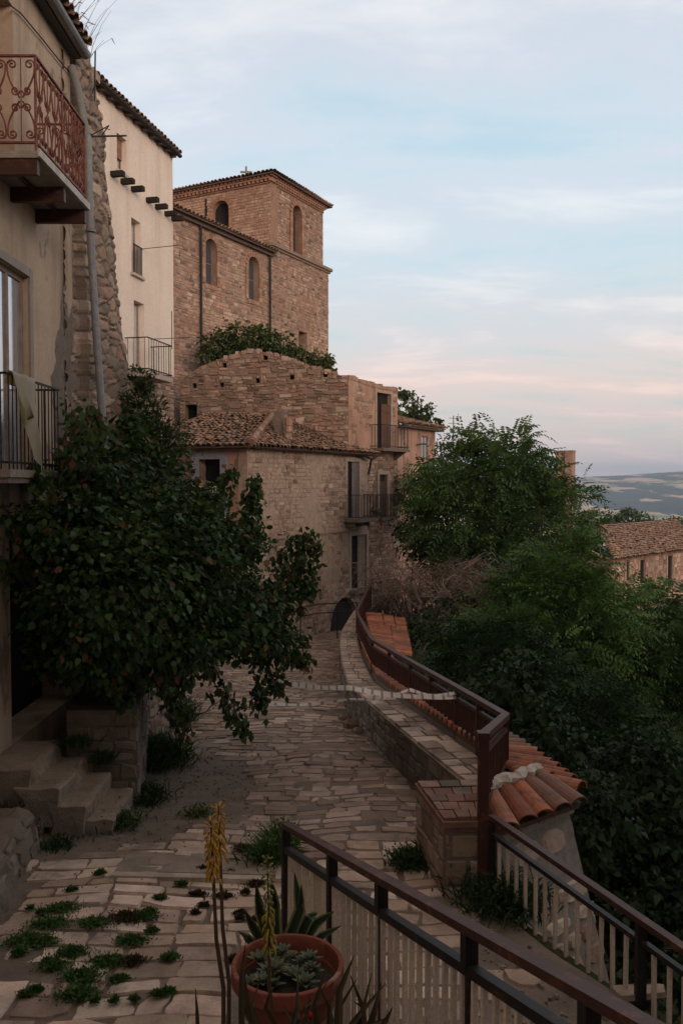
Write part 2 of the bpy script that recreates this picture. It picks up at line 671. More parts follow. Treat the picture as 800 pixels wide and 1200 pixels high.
# ------------------------------------------------------------------ roof tiles
def tiles(mb, e0, e1, t1, t0, pitch=.2, row=.36, pal=OLDTILE, lift=.0, wob=.02, seg=5, over=.08, base=True, miss=0.0):
    """rows of half-round clay tiles on the quad eave e0-e1, top t0-t1"""
    e0, e1, t1, t0 = map(Vector, (e0, e1, t1, t0))
    nrm = (e1 - e0).cross(t0 - e0).normalized()
    if nrm.z < 0:
        nrm = -nrm
    if base:
        th = nrm * -.05
        mb.hexa([e0 + th, e1 + th, t1 + th, t0 + th, e0, e1, t1, t0], (.16, .10, .075))
    n = max(2, int((e1 - e0).length / pitch))
    L = max((t0 - e0).length, (t1 - e1).length)
    rows = max(1, int(L / row))
    wt = (e1 - e0).length / n
    for i in range(n):
        f = (i + .5) / n
        a, b = e0.lerp(e1, f), t0.lerp(t1, f)
        wtop = (t1 - t0).length / n
        if (b - a).length < .1:
            continue
        d = (b - a).normalized()
        sd = nrm.cross(d).normalized()
        Lc = (b - a).length
        nr = max(1, int(round(Lc / row)))
        for k in range(nr):
            if R(0, 1) < miss:
                continue
            s0, s1 = Lc * k / nr - over, Lc * (k + 1) / nr + .03
            fr = k / nr
            r0 = (wt * (1 - fr) + wtop * fr) * .46
            r1 = r0 * .86
            if r0 < .02:
                continue
            col = jit(random.choice(pal), .18)
            p0 = a + d * s0 + nrm * (.035 + R(0, wob)) + sd * R(-wob, wob)
            p1 = a + d * s1 + nrm * (.005 + R(0, wob) * .5) + sd * R(-wob, wob)
            rw = []
            for p, r in ((p0, r0), (p1, r1)):
                rw.append([p + sd * r * math.cos(math.pi * q / seg) + nrm * r * .85 * math.sin(math.pi * q / seg) for q in range(seg + 1)])
            mb.grid(rw, col)
            # lip thickness at the lower end
            inner = [p0 + sd * r0 * .84 * math.cos(math.pi * q / seg) + nrm * (r0 * .85 * .84 * math.sin(math.pi * q / seg)) for q in range(seg + 1)]
            mb.grid([inner, rw[0]], tuple(x * .85 for x in col))


# ------------------------------------------------------------------ foliage
def unit(a):
    return a / np.maximum(np.linalg.norm(a, axis=-1, keepdims=True), 1e-9)


def leaf_quads(base, dirs, nor, L, W, droop=.0):
    side = unit(np.cross(dirs, nor))
    n = unit(np.cross(side, dirs))
    L, W = np.asarray(L)[:, None], np.asarray(W)[:, None]
    mid = base + dirs * L * .45 + n * W * .18
    tip = base + dirs * L - np.array([0, 0, 1.0]) * L * droop
    return np.stack([base, mid + side * W / 2, tip, mid - side * W / 2], 1)


def ball(n):
    d = unit(RNG.normal(size=(n, 3)))
    return d


def crown_points(blobs, n, clump, shell=.55):
    """blobs: (centre, (rx,ry,rz)); returns positions, outward directions, clump index"""
    vol = np.array([b[1][0] * b[1][1] * b[1][2] for b in blobs]) ** .72
    vol = vol / vol.sum()
    nc = max(6, int(n / clump))
    pick = RNG.choice(len(blobs), size=nc, p=vol)
    c = np.array([list(b[0]) for b in blobs])[pick]
    r = np.array([list(b[1]) for b in blobs])[pick]
    d = ball(nc)
    rad = shell + (1 - shell) * RNG.random((nc, 1)) ** .6
    rad *= RNG.uniform(.82, 1.12, (nc, 1))
    cc = c + d * rad * r
    ci = RNG.integers(0, nc, n)
    spread = (r.mean(1) * .2)[ci][:, None]
    p = cc[ci] + RNG.normal(size=(n, 3)) * spread * np.array([1, 1, .6])
    out = unit(unit((p - c[ci]) / r[ci]) + RNG.normal(size=(n, 3)) * .45)
    return p, out, ci, nc, cc


def leaf_colors(ci, nc, pal, n, var=.3, accent=None, pa=.0):
    pal = np.array(pal)
    base = pal[RNG.integers(0, len(pal), nc)][ci]
    own = pal[RNG.integers(0, len(pal), n)]
    c = base * .65 + own * .35
    c = c * RNG.uniform(1 - var, 1 + var, (n, 1)) * RNG.uniform(.75, 1.25, (nc, 1))[ci]
    if accent is not None:
        k = RNG.random(n) < pa
        c[k] = np.array(accent) * RNG.uniform(.6, 1.3, (k.sum(), 1))
    return c


GREEN = [(.028, .058, .018), (.036, .072, .020), (.048, .088, .026), (.024, .046, .018)]
DKGREEN = [(.018, .038, .015), (.024, .050, .018), (.032, .060, .020)]
BRGREEN = [(.050, .105, .028), (.062, .118, .030), (.040, .085, .024)]
OLIVE = [(.075, .095, .030), (.060, .078, .028), (.095, .105, .036)]


def leaf_hex(base, dirs, nor, L, W, droop=.0):
    side = unit(np.cross(dirs, nor))
    n = unit(np.cross(side, dirs))
    L, W = np.asarray(L)[:, None], np.asarray(W)[:, None]
    dz = np.array([0, 0, 1.0]) * L * droop
    a = base + dirs * L * .18
    b = base + dirs * L * .58 - dz * .3
    return np.stack([base, a + side * W * .42 + n * W * .06, b + side * W * .46 + n * W * .10, base + dirs * L - dz, b - side * W * .46 + n * W * .10, a - side * W * .42 + n * W * .06], 1)


def broad_crown(name, blobs, n, parent, size=.1, pal=GREEN, clump=30, shell=.5, accent=None, pa=0, droop=.25, mat=None, wr=.7, down=.25, hexa=False):
    p, out, ci, nc, cc = crown_points(blobs, n, clump, shell)
    d = unit(out + RNG.normal(size=(n, 3)) * .5 - np.array([0, 0, down]))
    nor = unit(np.array([0, 0, 1.0]) + out * .5 + RNG.normal(size=(n, 3)) * .5)
    L = size * RNG.uniform(.45, 1.35, n)
    q = (leaf_hex if hexa else leaf_quads)(p, d, nor, L, L * wr * RNG.uniform(.8, 1.15, n), droop)
    o = np_mesh(name, q, 6 if hexa else 4, leaf_colors(ci, nc, pal, n, accent=accent, pa=pa), mat or M['leaf'], parent)
    return o, cc


def frond_quads(p, d, n_pairs, flen, leaf, lw):
    """pinnate fronds: p, d (N,3)"""
    N_ = len(p)
    flen = flen * RNG.uniform(.7, 1.25, N_)
    up = unit(np.array([0, 0, 1.0]) + RNG.normal(size=(N_, 3)) * .35)
    side = unit(np.cross(d, up))
    nor = unit(np.cross(side, d))
    qs = []
    for k in range(n_pairs + 1):
        t = (k + .6) / (n_pairs + .6)
        b = p + d * (flen * t)[:, None] - np.array([0, 0, 1.0]) * (flen * .38 * t * t)[:, None]
        tangent = unit(d - np.array([0, 0, 1.0]) * .76 * t)
        if k == n_pairs:
            ds = [tangent]
        else:
            ds = [unit(side * .9 + tangent * .45 - np.array([0, 0, .22])), unit(-side * .9 + tangent * .45 - np.array([0, 0, .22]))]
        for dd in ds:
            dd = unit(dd + RNG.normal(size=(N_, 3)) * .12)
            L = leaf * (1.05 - .45 * abs(t - .4)) * RNG.uniform(.8, 1.2, N_)
            qs.append(leaf_quads(b, dd, nor, L, L * lw, .12))
    return np.concatenate(qs, 0), 2 * n_pairs + 1


def frond_crown(name, blobs, n, parent, flen=.6, leaf=.13, pairs=6, pal=GREEN, clump=9, shell=.5, accent=None, pa=0, lw=.36):
    p, out, ci, nc, cc = crown_points(blobs, n, clump, shell)
    d = unit(out + np.array([0, 0, .25]) + RNG.normal(size=(n, 3)) * .3)
    q, m = frond_quads(p, d, pairs, flen, leaf, lw)
    col = np.tile(leaf_colors(ci, nc, pal, n, accent=accent, pa=pa), (m, 1))
    return np_mesh(name, q, 4, col, M['leaf'], parent), cc


def limbs(base, cc, parent, r0=.16, n=14, col=(.10, .075, .055), name='trunk', lean=(0, 0)):
    mb = MB()
    base = Vector(base)
    c = Vector(cc.mean(0).tolist())
    fork = base.lerp(c, .55) + Vector((lean[0], lean[1], 0))
    pts = []
    for k in range(6):
        t = k / 5
        pts.append(base.lerp(fork, t) + Vector((R(-.05, .05), R(-.05, .05), 0)) * (1 if 0 < k < 5 else 0))
    mb.tube(pts, [r0 * (1.25 - .6 * k / 5) for k in range(6)], 8, col)
    idx = RNG.choice(len(cc), size=min(n, len(cc)), replace=False)
    for i in idx:
        e = Vector(cc[i].tolist())
        s = pts[-1].lerp(pts[-3], R(0, 1))
        m1 = s.lerp(e, .35) + Vector((R(-.2, .2), R(-.2, .2), R(0, .3)))
        m2 = s.lerp(e, .7) + Vector((R(-.2, .2), R(-.2, .2), R(-.1, .25)))
        mb.tube([s, m1, m2, e], [r0 * .5, r0 * .34, r0 * .2, r0 * .07], 5, jit(col, .2), cap=False)
    return mb.build(name, M['bark'], parent)


def pblob(px, py, Y, rx, ry, dy=None):
    c = at(px, py, Y)
    k = Y / F
    return (tuple(c), (rx * k, (dy if dy else rx * k * .8), ry * k))


def tree(name, label, cat, foot, blobs, n, kind='frond', group=None, r0=.16, lean=(0, 0), nl=14, **kw):
    t = thing(name, label, cat, foot, group)
    if kind == 'frond':
        o, cc = frond_crown('crown', blobs, n, t, **kw)
    else:
        o, cc = broad_crown('crown', blobs, n, t, **kw)
    limbs(foot, cc, t, r0, nl, lean=lean)
    return t


def tuft(p, n, h, spread, col, parent=None, name='leaves', width=.012):
    """a clump of narrow upright leaves"""
    p = np.array(p)
    b = p + np.concatenate([RNG.normal(size=(n, 2)) * spread, np.zeros((n, 1))], 1)
    d = unit(np.concatenate([RNG.normal(size=(n, 2)) * .55, np.ones((n, 1))], 1))
    nor = unit(RNG.normal(size=(n, 3)))
    L = h * RNG.uniform(.5, 1.2, n)
    q = leaf_quads(b, d, nor, L, np.full(n, width) * RNG.uniform(.7, 1.5, n), .25)
    cols = np.array(col)[RNG.integers(0, len(col), n)] * RNG.uniform(.7, 1.3, (n, 1))
    return q, cols


# ================================================================== SETTING
def build_terrain():
    ys = [-60, -30, -15, -8, -3, 0, 2, 3.5, 5, 6, 6.9, 7.1, 7.3, 8, 8.6, 9.5, 10.5, 12, 13.5, 15.3, 17, 19, 22, 25, 27, 29, 31, 33, 35.5, 38, 40, 42, 46, 50, 55, 60, 66,
          74, 84, 100, 125, 160, 210, 280, 370, 480, 620, 800, 1000, 1200, 1400, 1600, 1800, 2000, 2200, 2400, 2600, 2800, 3000, 3200, 3400, 3600, 3900, 4300, 5000]
    ss = [-3000, -1500, -700, -300, -120, -60, -40, -28, -20, -15, -11, -8, -6, -4, -2.5, -1.2, -.4, .1, .4, .7, 1.0, 1.5, 2.2, 3, 4, 5.5, 7, 9, 12, 15, 19, 24, 30, 38, 50, 70, 100,
          140, 190, 250, 320, 400, 480, 560, 640, 720, 800, 900, 1000, 1100, 1200, 1300, 1400, 1500, 1600, 1750, 1900, 2200, 3000]
    mb = MB()
    rows = []
    for y in ys:
        r = []
        for s in ss:
            x = xp(y) + s
            z = ground_z(x, y)
            if -12 < s < .1 and 2 < y < 36:
                z -= .12            # the paved street lies on it
            r.append((x, y, z))
        rows.append(r)
    mb.grid(rows, (1, 1, 1))
    structure(mb.build('terrain', M['terrain'], origin=(0, 0, -20), smooth=True))


def left_edge(y):
    return interp(y, [0, 9, 12.8, 13.2, 18, 26, 34], [-3.9, -3.9, -3.9, -5, -5.4, -5.0, -4.5])


def street_pt(x, y, n=0.0):
    z = street_z(y) + .02 * math.sin(x * 1.9 + y * .7) + .015 * math.sin(x * 4.1 - y * 1.3)
    return Vector((x, y, z + n))


def build_street():
    mb = MB()
    ys = [2 + k * .2 for k in range(160)]
    rows = []
    for y in ys:
        a, b = left_edge(y), xp(y) - .02
        rows.append([street_pt(a + (b - a) * k / 40, y, -.004 + .017 * n2(k * .35, y * 1.3) + .012 * n2(k * 1.1, y * 3)) for k in range(41)])
    mb.grid(rows, (.175, .135, .107))
    structure(mb.build('street', M['dirt'], origin=(0, 15, -4), smooth=True))
    # separate hand-cut stones laid in courses across the street
    pv = MB()
    y = 4.6
    while y < 33.2:
        near = y < 8.4
        h = R(.17, .27) if near else R(.15, .25)
        x0, x1 = left_edge(y), xp(y) - .5
        if y < 7.0:
            x1 = xp(y)
        x = x0 + R(0, .2)
        skew = .018 * math.sin(y * .9)
        while x < x1:
            w = R(.2, .52) if near else R(.17, .46)
            mx = x + w / 2
            dirt = 0
            # worn earth between the steps and the paving
            e = interp(y, [7.6, 8.2, 9, 10.5, 12, 14, 16, 18], [-3.9, -2.2, -1.15, -1.25, -1.75, -2.5, -3.2, -3.6])
            if 7.6 < y < 18 and mx < e + n2(mx * 1.1, y * 1.1) * .5:
                dirt = 1
            if y < 7.6 and mx < -2.75 + n2(y * 2, 1) * .3:
                dirt = 1
            if mx > 1.0 and y < 7:
                dirt = R(0, 1) < .8
            if n2(mx * 1.3 + 9, y * 1.3) > .52 and R(0, 1) < .6:
                dirt = 1
            if not dirt:
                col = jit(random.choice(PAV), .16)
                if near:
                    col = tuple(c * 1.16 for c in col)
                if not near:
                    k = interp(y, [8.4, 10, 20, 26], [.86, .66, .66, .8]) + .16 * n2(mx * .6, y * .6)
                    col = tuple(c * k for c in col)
                g = .008
                dz = R(-.010, .009)
                a, b, c, d = x + g, x + w - g, y + g, y + h - g
                J = lambda: R(-.026, .026)
                sk = lambda q: skew * (q - x0)
                q = [(a + J(), c + J()), (b + J(), c + J()), (b + J(), d + J()), (a + J(), d + J())]
                # octagonal worn outline
                oc = []
                for i in range(4):
                    p, nx, pr = Vector(q[i]), Vector(q[(i + 1) % 4]), Vector(q[i - 1])
                    k1, k2 = R(.02, .11), R(.02, .11)
                    if R(0, 1) < .09:
                        k1, k2 = R(.2, .42), R(.15, .4)      # broken corner
                    oc.append(p.lerp(pr, k2))
                    oc.append(p.lerp(nx, k1))
                    for f in (.36, .64):
                        oc.append(p.lerp(nx, f) + Vector((R(-.011, .011), R(-.011, .011))))
                npt = len(oc)
                cen = Vector(((a + b) / 2, (c + d) / 2))
                base = [street_pt(p.x, p.y + sk(p.x), -.02) for p in oc]
                top = [street_pt(p.x, p.y + sk(p.x), .010 + dz) for p in [cen + (p - cen) * (1 - .012 / max(.06, (p - cen).length)) for p in oc]]
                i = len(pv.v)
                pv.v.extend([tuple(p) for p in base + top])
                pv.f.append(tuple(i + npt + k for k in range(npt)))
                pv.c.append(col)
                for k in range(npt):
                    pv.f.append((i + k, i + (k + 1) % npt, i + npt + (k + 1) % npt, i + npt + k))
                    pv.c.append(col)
            x += w
        y += h
    structure(pv.build('paving_stones', M['paving'], origin=(0, 15, -4)))
    # gravel on the bare earth
    gr = MB()
    for k in range(1500):
        y = R(7.2, 13) if k % 5 else R(5, 7)
        x = R(-3.5, -.9) if k % 5 else R(1.0, 2.3)
        r = R(.006, .022)
        if x > xp(y) - .15:
            continue
        p = street_pt(x, y, .0)
        n = 5
        ring = [p + Vector((r * R(.7, 1.2) * math.cos(6.283 * q / n), r * R(.7, 1.2) * math.sin(6.283 * q / n), 0)) for q in range(n)]
        topv = [p + (q - p) * .6 + Vector((0, 0, r * .8)) for q in ring]
        gr.grid([ring, topv], jit((.20, .16, .13), .3), close=True)
        gr.face(topv, jit((.22, .18, .145), .3))
    o = gr.build('gravel', M['mortar'])
    o['kind'] = 'stuff'


build_terrain()
build_street()


# ================================================================== HOUSE ONE (left foreground)
def window_fill(fac, r, parent, dep=.18, frame_col=(.20, .15, .12), pane_mat=None, name='window', mull=1, trans=0, fw=.05):
    """frame of bars set back in the opening, one pane mesh as its child"""
    u0, u1, z0, z1 = r
    mb = MB()
    fac.box(mb, u0, u0 + fw, z0, z1, -dep - .05, -dep, frame_col)
    fac.box(mb, u1 - fw, u1, z0, z1, -dep - .05, -dep, frame_col)
    fac.box(mb, u0 + fw, u1 - fw, z0, z0 + fw, -dep - .05, -dep, frame_col)
    fac.box(mb, u0 + fw, u1 - fw, z1 - fw, z1, -dep - .05, -dep, frame_col)
    for k in range(mull):
        c = u0 + (u1 - u0) * (k + 1) / (mull + 1)
        fac.box(mb, c - fw * .5, c + fw * .5, z0 + fw, z1 - fw, -dep - .045, -dep + .003, frame_col)
    for k in range(trans):
        c = z0 + (z1 - z0) * (k + 1) / (trans + 1)
        fac.box(mb, u0 + fw, u1 - fw, c - fw * .35, c + fw * .35, -dep - .043, -dep - .002, frame_col)
    w = mb.build(name, M['wood'], parent)
    p = MB()
    fac.box(p, u0 + fw * .5, u1 - fw * .5, z0 + fw * .5, z1 - fw * .5, -dep - .03, -dep - .02)
    p.build('pane', pane_mat or M['glass'], w)
    return w


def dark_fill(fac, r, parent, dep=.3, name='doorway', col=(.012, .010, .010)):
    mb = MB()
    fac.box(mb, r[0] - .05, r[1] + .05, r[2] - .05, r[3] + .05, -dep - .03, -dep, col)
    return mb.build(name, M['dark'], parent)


def shutter(fac, u0, u1, z0, z1, n, parent, col, name='shutter', planks=4):
    mb = MB()
    for k in range(planks):
        a, b = u0 + (u1 - u0) * k / planks, u0 + (u1 - u0) * (k + 1) / planks
        fac.box(mb, a + .004, b - .004, z0, z1, n - .03, n, jit(col, .12))
    for f in (.15, .85):
        zz = z0 + (z1 - z0) * f
        fac.box(mb, u0 + .01, u1 - .01, zz - .04, zz + .04, n + .001, n + .02, jit(col, .1))
    return mb.build(name, M['wood'], parent)


def rail_bars(mb, pts, z_bot, z_top, pitch, r=.009):
    for a, b in zip(pts[:-1], pts[1:]):
        a, b = Vector(a), Vector(b)
        n = max(1, int((b - a).length / pitch))
        for k in range(n):
            p = a.lerp(b, (k + .5) / n)
            mb.tube([(p.x, p.y, z_bot), (p.x, p.y, z_top)], r, 4, cap=False)


def spiral(cx, cz, r, turns, a0, sgn, n=16):
    return [(cx + r * (1 - .8 * k / n) * math.cos(a0 + sgn * 2 * math.pi * turns * k / n),
             cz + r * (1 - .8 * k / n) * math.sin(a0 + sgn * 2 * math.pi * turns * k / n)) for k in range(n + 1)]


def scrolls(mb, P, w, h, n):
    """P(u, z) -> point; n motifs of mirrored C-scrolls over a panel w by h"""
    m = w / n
    for k in range(n):
        c = m * (k + .5)
        mb.tube([P(c, 0), P(c, h)], .008, 4, cap=False)
        for sx in (-1, 1):
            for sz in (-1, 1):
                pts = []
                for q in range(9):
                    t = q / 8
                    pts.append((c + sx * m * (.05 + .42 * math.sin(t * math.pi * .52)), h / 2 + sz * h * (.02 + .36 * t)))
                sp = spiral(c + sx * m * .30, h / 2 + sz * h * .40, m * .17, 1.35, 0 if sx > 0 else math.pi, sx * sz)
                pts += sp
                mb.tube([P(u, z) for u, z in pts], .0105, 4, cap=False)
                sp2 = spiral(c + sx * m * .2, h / 2 + sz * h * .10, m * .16, 1.4, math.pi if sx > 0 else 0, sx * sz)
                mb.tube([P(u, z) for u, z in sp2], .0105, 4, cap=False)


def house_one():
    fac = Fac((-3.7, 1.0), (-3.7, 11.85))
    y2u = lambda y: y - 1.0
    t = thing('plaster_house', 'ochre plastered house with two iron balconies on the left edge of the street', 'house', (-5.5, 7, -3.4))
    top = 5.95
    hl = (y2u(9.2), y2u(10.16), .14, 2.42)          # french window, lower balcony
    hu = (y2u(8.75), y2u(9.8), 3.38, 5.36)          # upper balcony door
    hd = (y2u(9.5), y2u(11.7), -2.95, -.57)         # street door, widened so its dark fill also stands for shrub shade
    outer = [(0, -3.7), (fac.L, -4.2), (fac.L, top), (0, top)]
    mb = MB()
    wall_mesh(mb, fac, outer, [hole_rect(hl), hole_rect(hu), hole_rect(hd)], .45)
    # the other walls of the block
    mb.box(-9.5, -9.1, 1.0, 12.2, -3.7, top)
    mb.box(-9.1, -4.15, .99, 1.4, -3.7, top)
    mb.box(-9.1, -4.15, 11.8, 12.2, -4.2, top)
    mb.build('wall', M['plaster1'], t)
    fl = MB()
    fl.box(-9.1, -4.2, 1.4, 11.8, 3.1, 3.3, (.1, .08, .07))
    fl.box(-9.1, -4.2, 1.4, 11.8, -.3, -.1, (.1, .08, .07))
    fl.build('floor_slab', M['dark'], t)
    w = window_fill(fac, hl, t, .06, (.30, .235, .19), name='french_window', mull=1, fw=.07)
    # plastered surround
    s = MB()
    fac.box(s, hl[0] - .1, hl[0] - .001, hl[2], hl[3] + .1, -.02, .03, (.30, .24, .20))
    fac.box(s, hl[1] + .001, hl[1] + .1, hl[2], hl[3] + .1, -.02, .03, (.30, .24, .20))
    fac.box(s, hl[0], hl[1], hl[3] + .001, hl[3] + .1, -.02, .028, (.30, .24, .20))
    s.build('surround', M['attr'], w)
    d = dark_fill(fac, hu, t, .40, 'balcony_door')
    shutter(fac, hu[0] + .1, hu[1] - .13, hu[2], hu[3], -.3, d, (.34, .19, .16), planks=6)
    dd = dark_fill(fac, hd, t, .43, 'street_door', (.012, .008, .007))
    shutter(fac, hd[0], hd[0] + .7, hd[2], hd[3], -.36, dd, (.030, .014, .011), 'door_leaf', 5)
    # eave and tiles
    rf = MB()
    tiles(rf, (-3.52, .8, top - .02), (-3.52, 11.95, top + .02), (-6.4, 11.95, top + 1.25), (-6.4, .8, top + 1.25), .2, .38)
    tiles(rf, (-9.8, 12.35, top), (-9.8, .8, top), (-6.4, .8, top + 1.25), (-6.4, 12.35, top + 1.25), .25, .45)
    roof = rf.build('roof', M['tile'], t)
    ge = MB()
    rows = []
    for y in (.8, 4, 8, 11.9):
        rows.append([(-3.5 + .075 * math.cos(a), y, top - .09 + .075 * math.sin(a)) for a in [math.pi + math.pi * k / 6 for k in range(7)]])
    ge.grid(rows)
    ge.box(-3.7, -3.56, .8, 11.9, top - .16, top - .075, (.3, .3, .3))
    ge.build('gutter', M['zinc'], roof)
    # upper balcony
    b = MB()
    y0, y1, xo = 8.8, 10.52, -3.08
    b.box(-3.7, xo, y0, y1, 3.30, 3.37, (.33, .28, .25))
    b.box(xo, xo + .02, y0 - .01, y1 + .01, 3.31, 3.39, (.55, .5, .46))
    bal = b.build('balcony', M['mortar'], t)
    bm = MB()
    for y in (y0 + .02, (y0 + y1) / 2, y1 - .08):
        bm.box(-3.7, xo - .02, y, y + .07, 3.14, 3.298)
    bm.beam((-3.45, y0 + .1, 3.28), (-3.45, y1 - .1, 3.28), .05, .03)
    bm.build('beam', M['brown'], bal)
    rl = MB()
    for z in (3.46, 4.33):
        rl.beam((xo - .03, y0 + .03, z), (xo - .03, y1 - .03, z), .03, .02)
        rl.beam((-3.7, y0 + .03, z), (xo - .03, y0 + .03, z), .03, .02)
        rl.beam((-3.7, y1 - .03, z), (xo - .03, y1 - .03, z), .03, .02)
    scrolls(rl, lambda u, z: Vector((xo - .03, y0 + .03 + u, 3.46 + z)), y1 - y0 - .06, .87, 7)
    scrolls(rl, lambda u, z: Vector((-3.7 + u, y0 + .03, 3.46 + z)), .59, .87, 2)
    scrolls(rl, lambda u, z: Vector((-3.7 + u, y1 - .03, 3.46 + z)), .59, .87, 2)
    for q in [(xo - .03, y0 + .03), (xo - .03, y1 - .03), (xo - .03, (y0 + y1) / 2)]:
        rl.tube([(q[0], q[1], 3.37), (q[0], q[1], 4.34)], .014, 6)
    rl.build('scroll_railing', M['rustred'], bal)
    # lower balcony
    b = MB()
    ly0, ly1, lx = 8.55, 10.15, -3.34
    b.box(-3.7, lx + .03, ly0, ly1 + .05, .05, .13, (.30, .25, .21))
    b.box(-3.7, lx + .0, ly0 + .03, ly1, -.01, .049, (.25, .2, .17))
    bal2 = b.build('balcony', M['mortar'], t)
    rl = MB()
    for z in (.2, 1.09):
        rl.beam((lx, ly0, z), (lx, ly1, z), .022, .022)
        rl.beam((-3.7, ly1, z), (lx, ly1, z), .022, .022)
        rl.beam((-3.7, ly0, z), (lx, ly0, z), .022, .022)
    rail_bars(rl, [(-3.7, ly0), (lx, ly0), (lx, ly1), (-3.7, ly1)], .13, 1.09, .105)
    rl.build('bar_railing', M['iron'], bal2)
    pa = MB()
    ol = [(62, 470), (60, 440), (66, 425), (64, 400), (70, 385), (72, 350), (75, 322), (78, 352), (80, 372), (85, 362), (86, 420), (88, 480), (86, 520), (66, 520)]
    pl = []
    for i in range(len(ol)):
        a_, b_ = Vector(ol[i]), Vector(ol[(i + 1) % len(ol)])
        for q in range(4):
            pl.append(a_.lerp(b_, q / 4) + Vector((R(-1.1, 1.1), R(-2, 2))))
    pts = [fac.uv(p.x, p.y) for p in pl]
    for tri in tessellate_polygon([[Vector((u, v, 0)) for u, v in pts]]):
        pa.face([fac.P(*pts[i], .004) for i in tri], (.215, .175, .145))
    pa.build('bare_render_patch', M['mortar'], t)
    # drain pipe
    p = MB()
    p.tube([at(84, 78, 11.75), at(91, 104, 11.75), at(100, 150, 11.7), at(103, 165, 11.65)], .055, 8, (.9, .85, .8))
    p.tube([at(103, 160, 11.62), at(106, 275, 11.55), at(113, 390, 11.5), at(121, 500, 11.45), at(126, 640, 11.4)], .05, 8)
    for (a_, b_) in ((107, 270), (113, 385), (117, 440)):
        q = at(a_, b_, 11.53)
        p.tube([q - Vector((0, 0, .02)), q + Vector((0, 0, .02))], .06, 8)
    p.build('drainpipe', M['zinc'], t, smooth=True)
    cb = MB()
    cps = [fac.P(*fac.uv(px, py), .03) for px, py in ((4, 2), (22, 16), (48, 47), (68, 72), (86, 93))]
    cb.tube(cps, .009, 5)
    tag(cb.build('cable', M['iron']), 'thin dark cable running down the ochre wall above the upper balcony', 'cable')
    # rubble corner of the house
    st = thing('rubble_buttress', 'battered rubble stone buttress behind the grey drainpipe at the end of the ochre house', 'buttress', (-3.4, 12.3, -3.9))

    def fn(u, v, n=0):
        # u 0..1.2 along the street, v height
        k = (6.0 - v) / 6.0
        bat = .03 + .62 * max(0, k) ** 1.05 * (.25 + .75 * u / 1.2) + .10 * math.sin(u * 2.6) * (.4 + .6 * max(0, k))
        w = n2(u * 3, v * 1.5) * .05
        return Vector((-3.72 + bat + n + w, 11.86 + u, v))

    from mathutils import noise as _nz
    mb = MB()
    cellcol = {}

    def rub(fnn, u0, u1, v0, v1, nu, nv, pal, amp=.075, edge=None):
        base = len(mb.v)
        cols = []
        for j in range(nv + 1):
            for i in range(nu + 1):
                u, v = u0 + (u1 - u0) * i / nu, v0 + (v1 - v0) * j / nv
                jx = n2(u * 5, v * 5) * .05
                q = Vector(((u + jx) * 3.3, (v + jx) * 5.6 + .25 * n2(u * 2, v), 1.5))
                dd, pp = _nz.voronoi(q)
                e = min(1, max(0, (dd[1] - dd[0]) / .34))
                h = amp * (e * (2 - e)) * (.55 + .45 * _nz.noise(pp[0] * 3.1)) + .012 * n2(u * 14, v * 14)
                if edge is not None:
                    h -= edge(u, v)
                mb.v.append(tuple(fnn(u, v, h - .02)))
                key = (round(pp[0].x, 3), round(pp[0].y, 3))
                if key not in cellcol:
                    cellcol[key] = jit(random.choice(pal), .2)
                c = cellcol[key]
                mc = (.21, .165, .13)
                f = min(1, e * 2.2)
                cols.append(tuple(mc[k] * (1 - f) + c[k] * f for k in range(3)))
        for j in range(nv):
            for i in range(nu):
                a_ = j * (nu + 1) + i
                mb.f.append((base + a_, base + a_ + 1, base + a_ + nu + 2, base + a_ + nu + 1))
                mb.c.append(cols[a_])
    pal = TAN + GREY + [(.34, .27, .215), (.40, .26, .19)]

    def fn2(u, v, n):
        if u >= 0:
            return fn(u, v, n)
        q = fn(0, v, n)
        return Vector((q.x * (1 + u / .4) + (-3.69 + n) * (-u / .4), 11.86 + u, v))
    rub(fn2, -.4, 1.2, -4.2, 6.0, 62, 300, pal, .085, lambda u, v: .12 * sstep(.2, .02, .2 - (u + .4) + .12 * n2(v * 1.1, 3) + .06 * n2(v * 4, 1)) if u < .1 else 0)
    rub(lambda u, v, n: Vector((fn(1.2, v, 0).x - u, 13.06 + n, v)), 0, .9, -4.2, 6, 22, 160, pal, .06)
    mb.grid([[fn(k / 10 * 1.2, 6.0, -.03), Vector((-4.6, 11.86 + 1.2 * k / 10, 6.0))] for k in range(11)], (.2, .16, .13))
    # broken top course
    for k in range(26):
        q = fn(R(0, 1.2), 6.0, -R(.0, .5))
        s_ = R(.06, .15)
        mb.box(q.x - s_, q.x + s_, q.y - s_ * .7, q.y + s_ * .7, q.z - .03, q.z + R(.04, .2), jit(random.choice(GREY), .25))
    mb.build('stonework', M['stone'], st)
    # dry stalks on the wall head
    g = MB()
    for k in range(70):
        q = fn(R(-.3, 1.0), 6.1, -R(.05, .35))
        hh = R(.25, .85) if k % 5 else R(.9, 1.35)
        lean = Vector((R(-.25, .45), R(-.3, .3), 1))
        pts = [q + lean * hh * f + Vector((0, 0, -.25 * hh * f * f)) + Vector((.18 * f * f * hh, 0, 0)) for f in (0, .35, .7, 1)]
        g.tube(pts, [.006, .005, .003, .002], 3, jit((.22, .17, .11), .3), cap=False)
        if R(0, 1) < .4:
            e = pts[-1]
            g.tube([e, e + Vector((R(.02, .1), R(-.05, .05), R(-.1, .02)))], [.009, .004], 3, (.28, .21, .13))
    tag(g.build('dry_grass', M['bark']), 'dry straw coloured grass growing on the wall head above the drainpipe', 'grass')
    # rod with an old aerial
    a = MB()
    a.tube([at(101, 160, 11.7), at(148, 159, 12.6)], .014, 5)
    a.tube([at(112, 60, 12.4), at(111, 118, 12.4)], .012, 5)
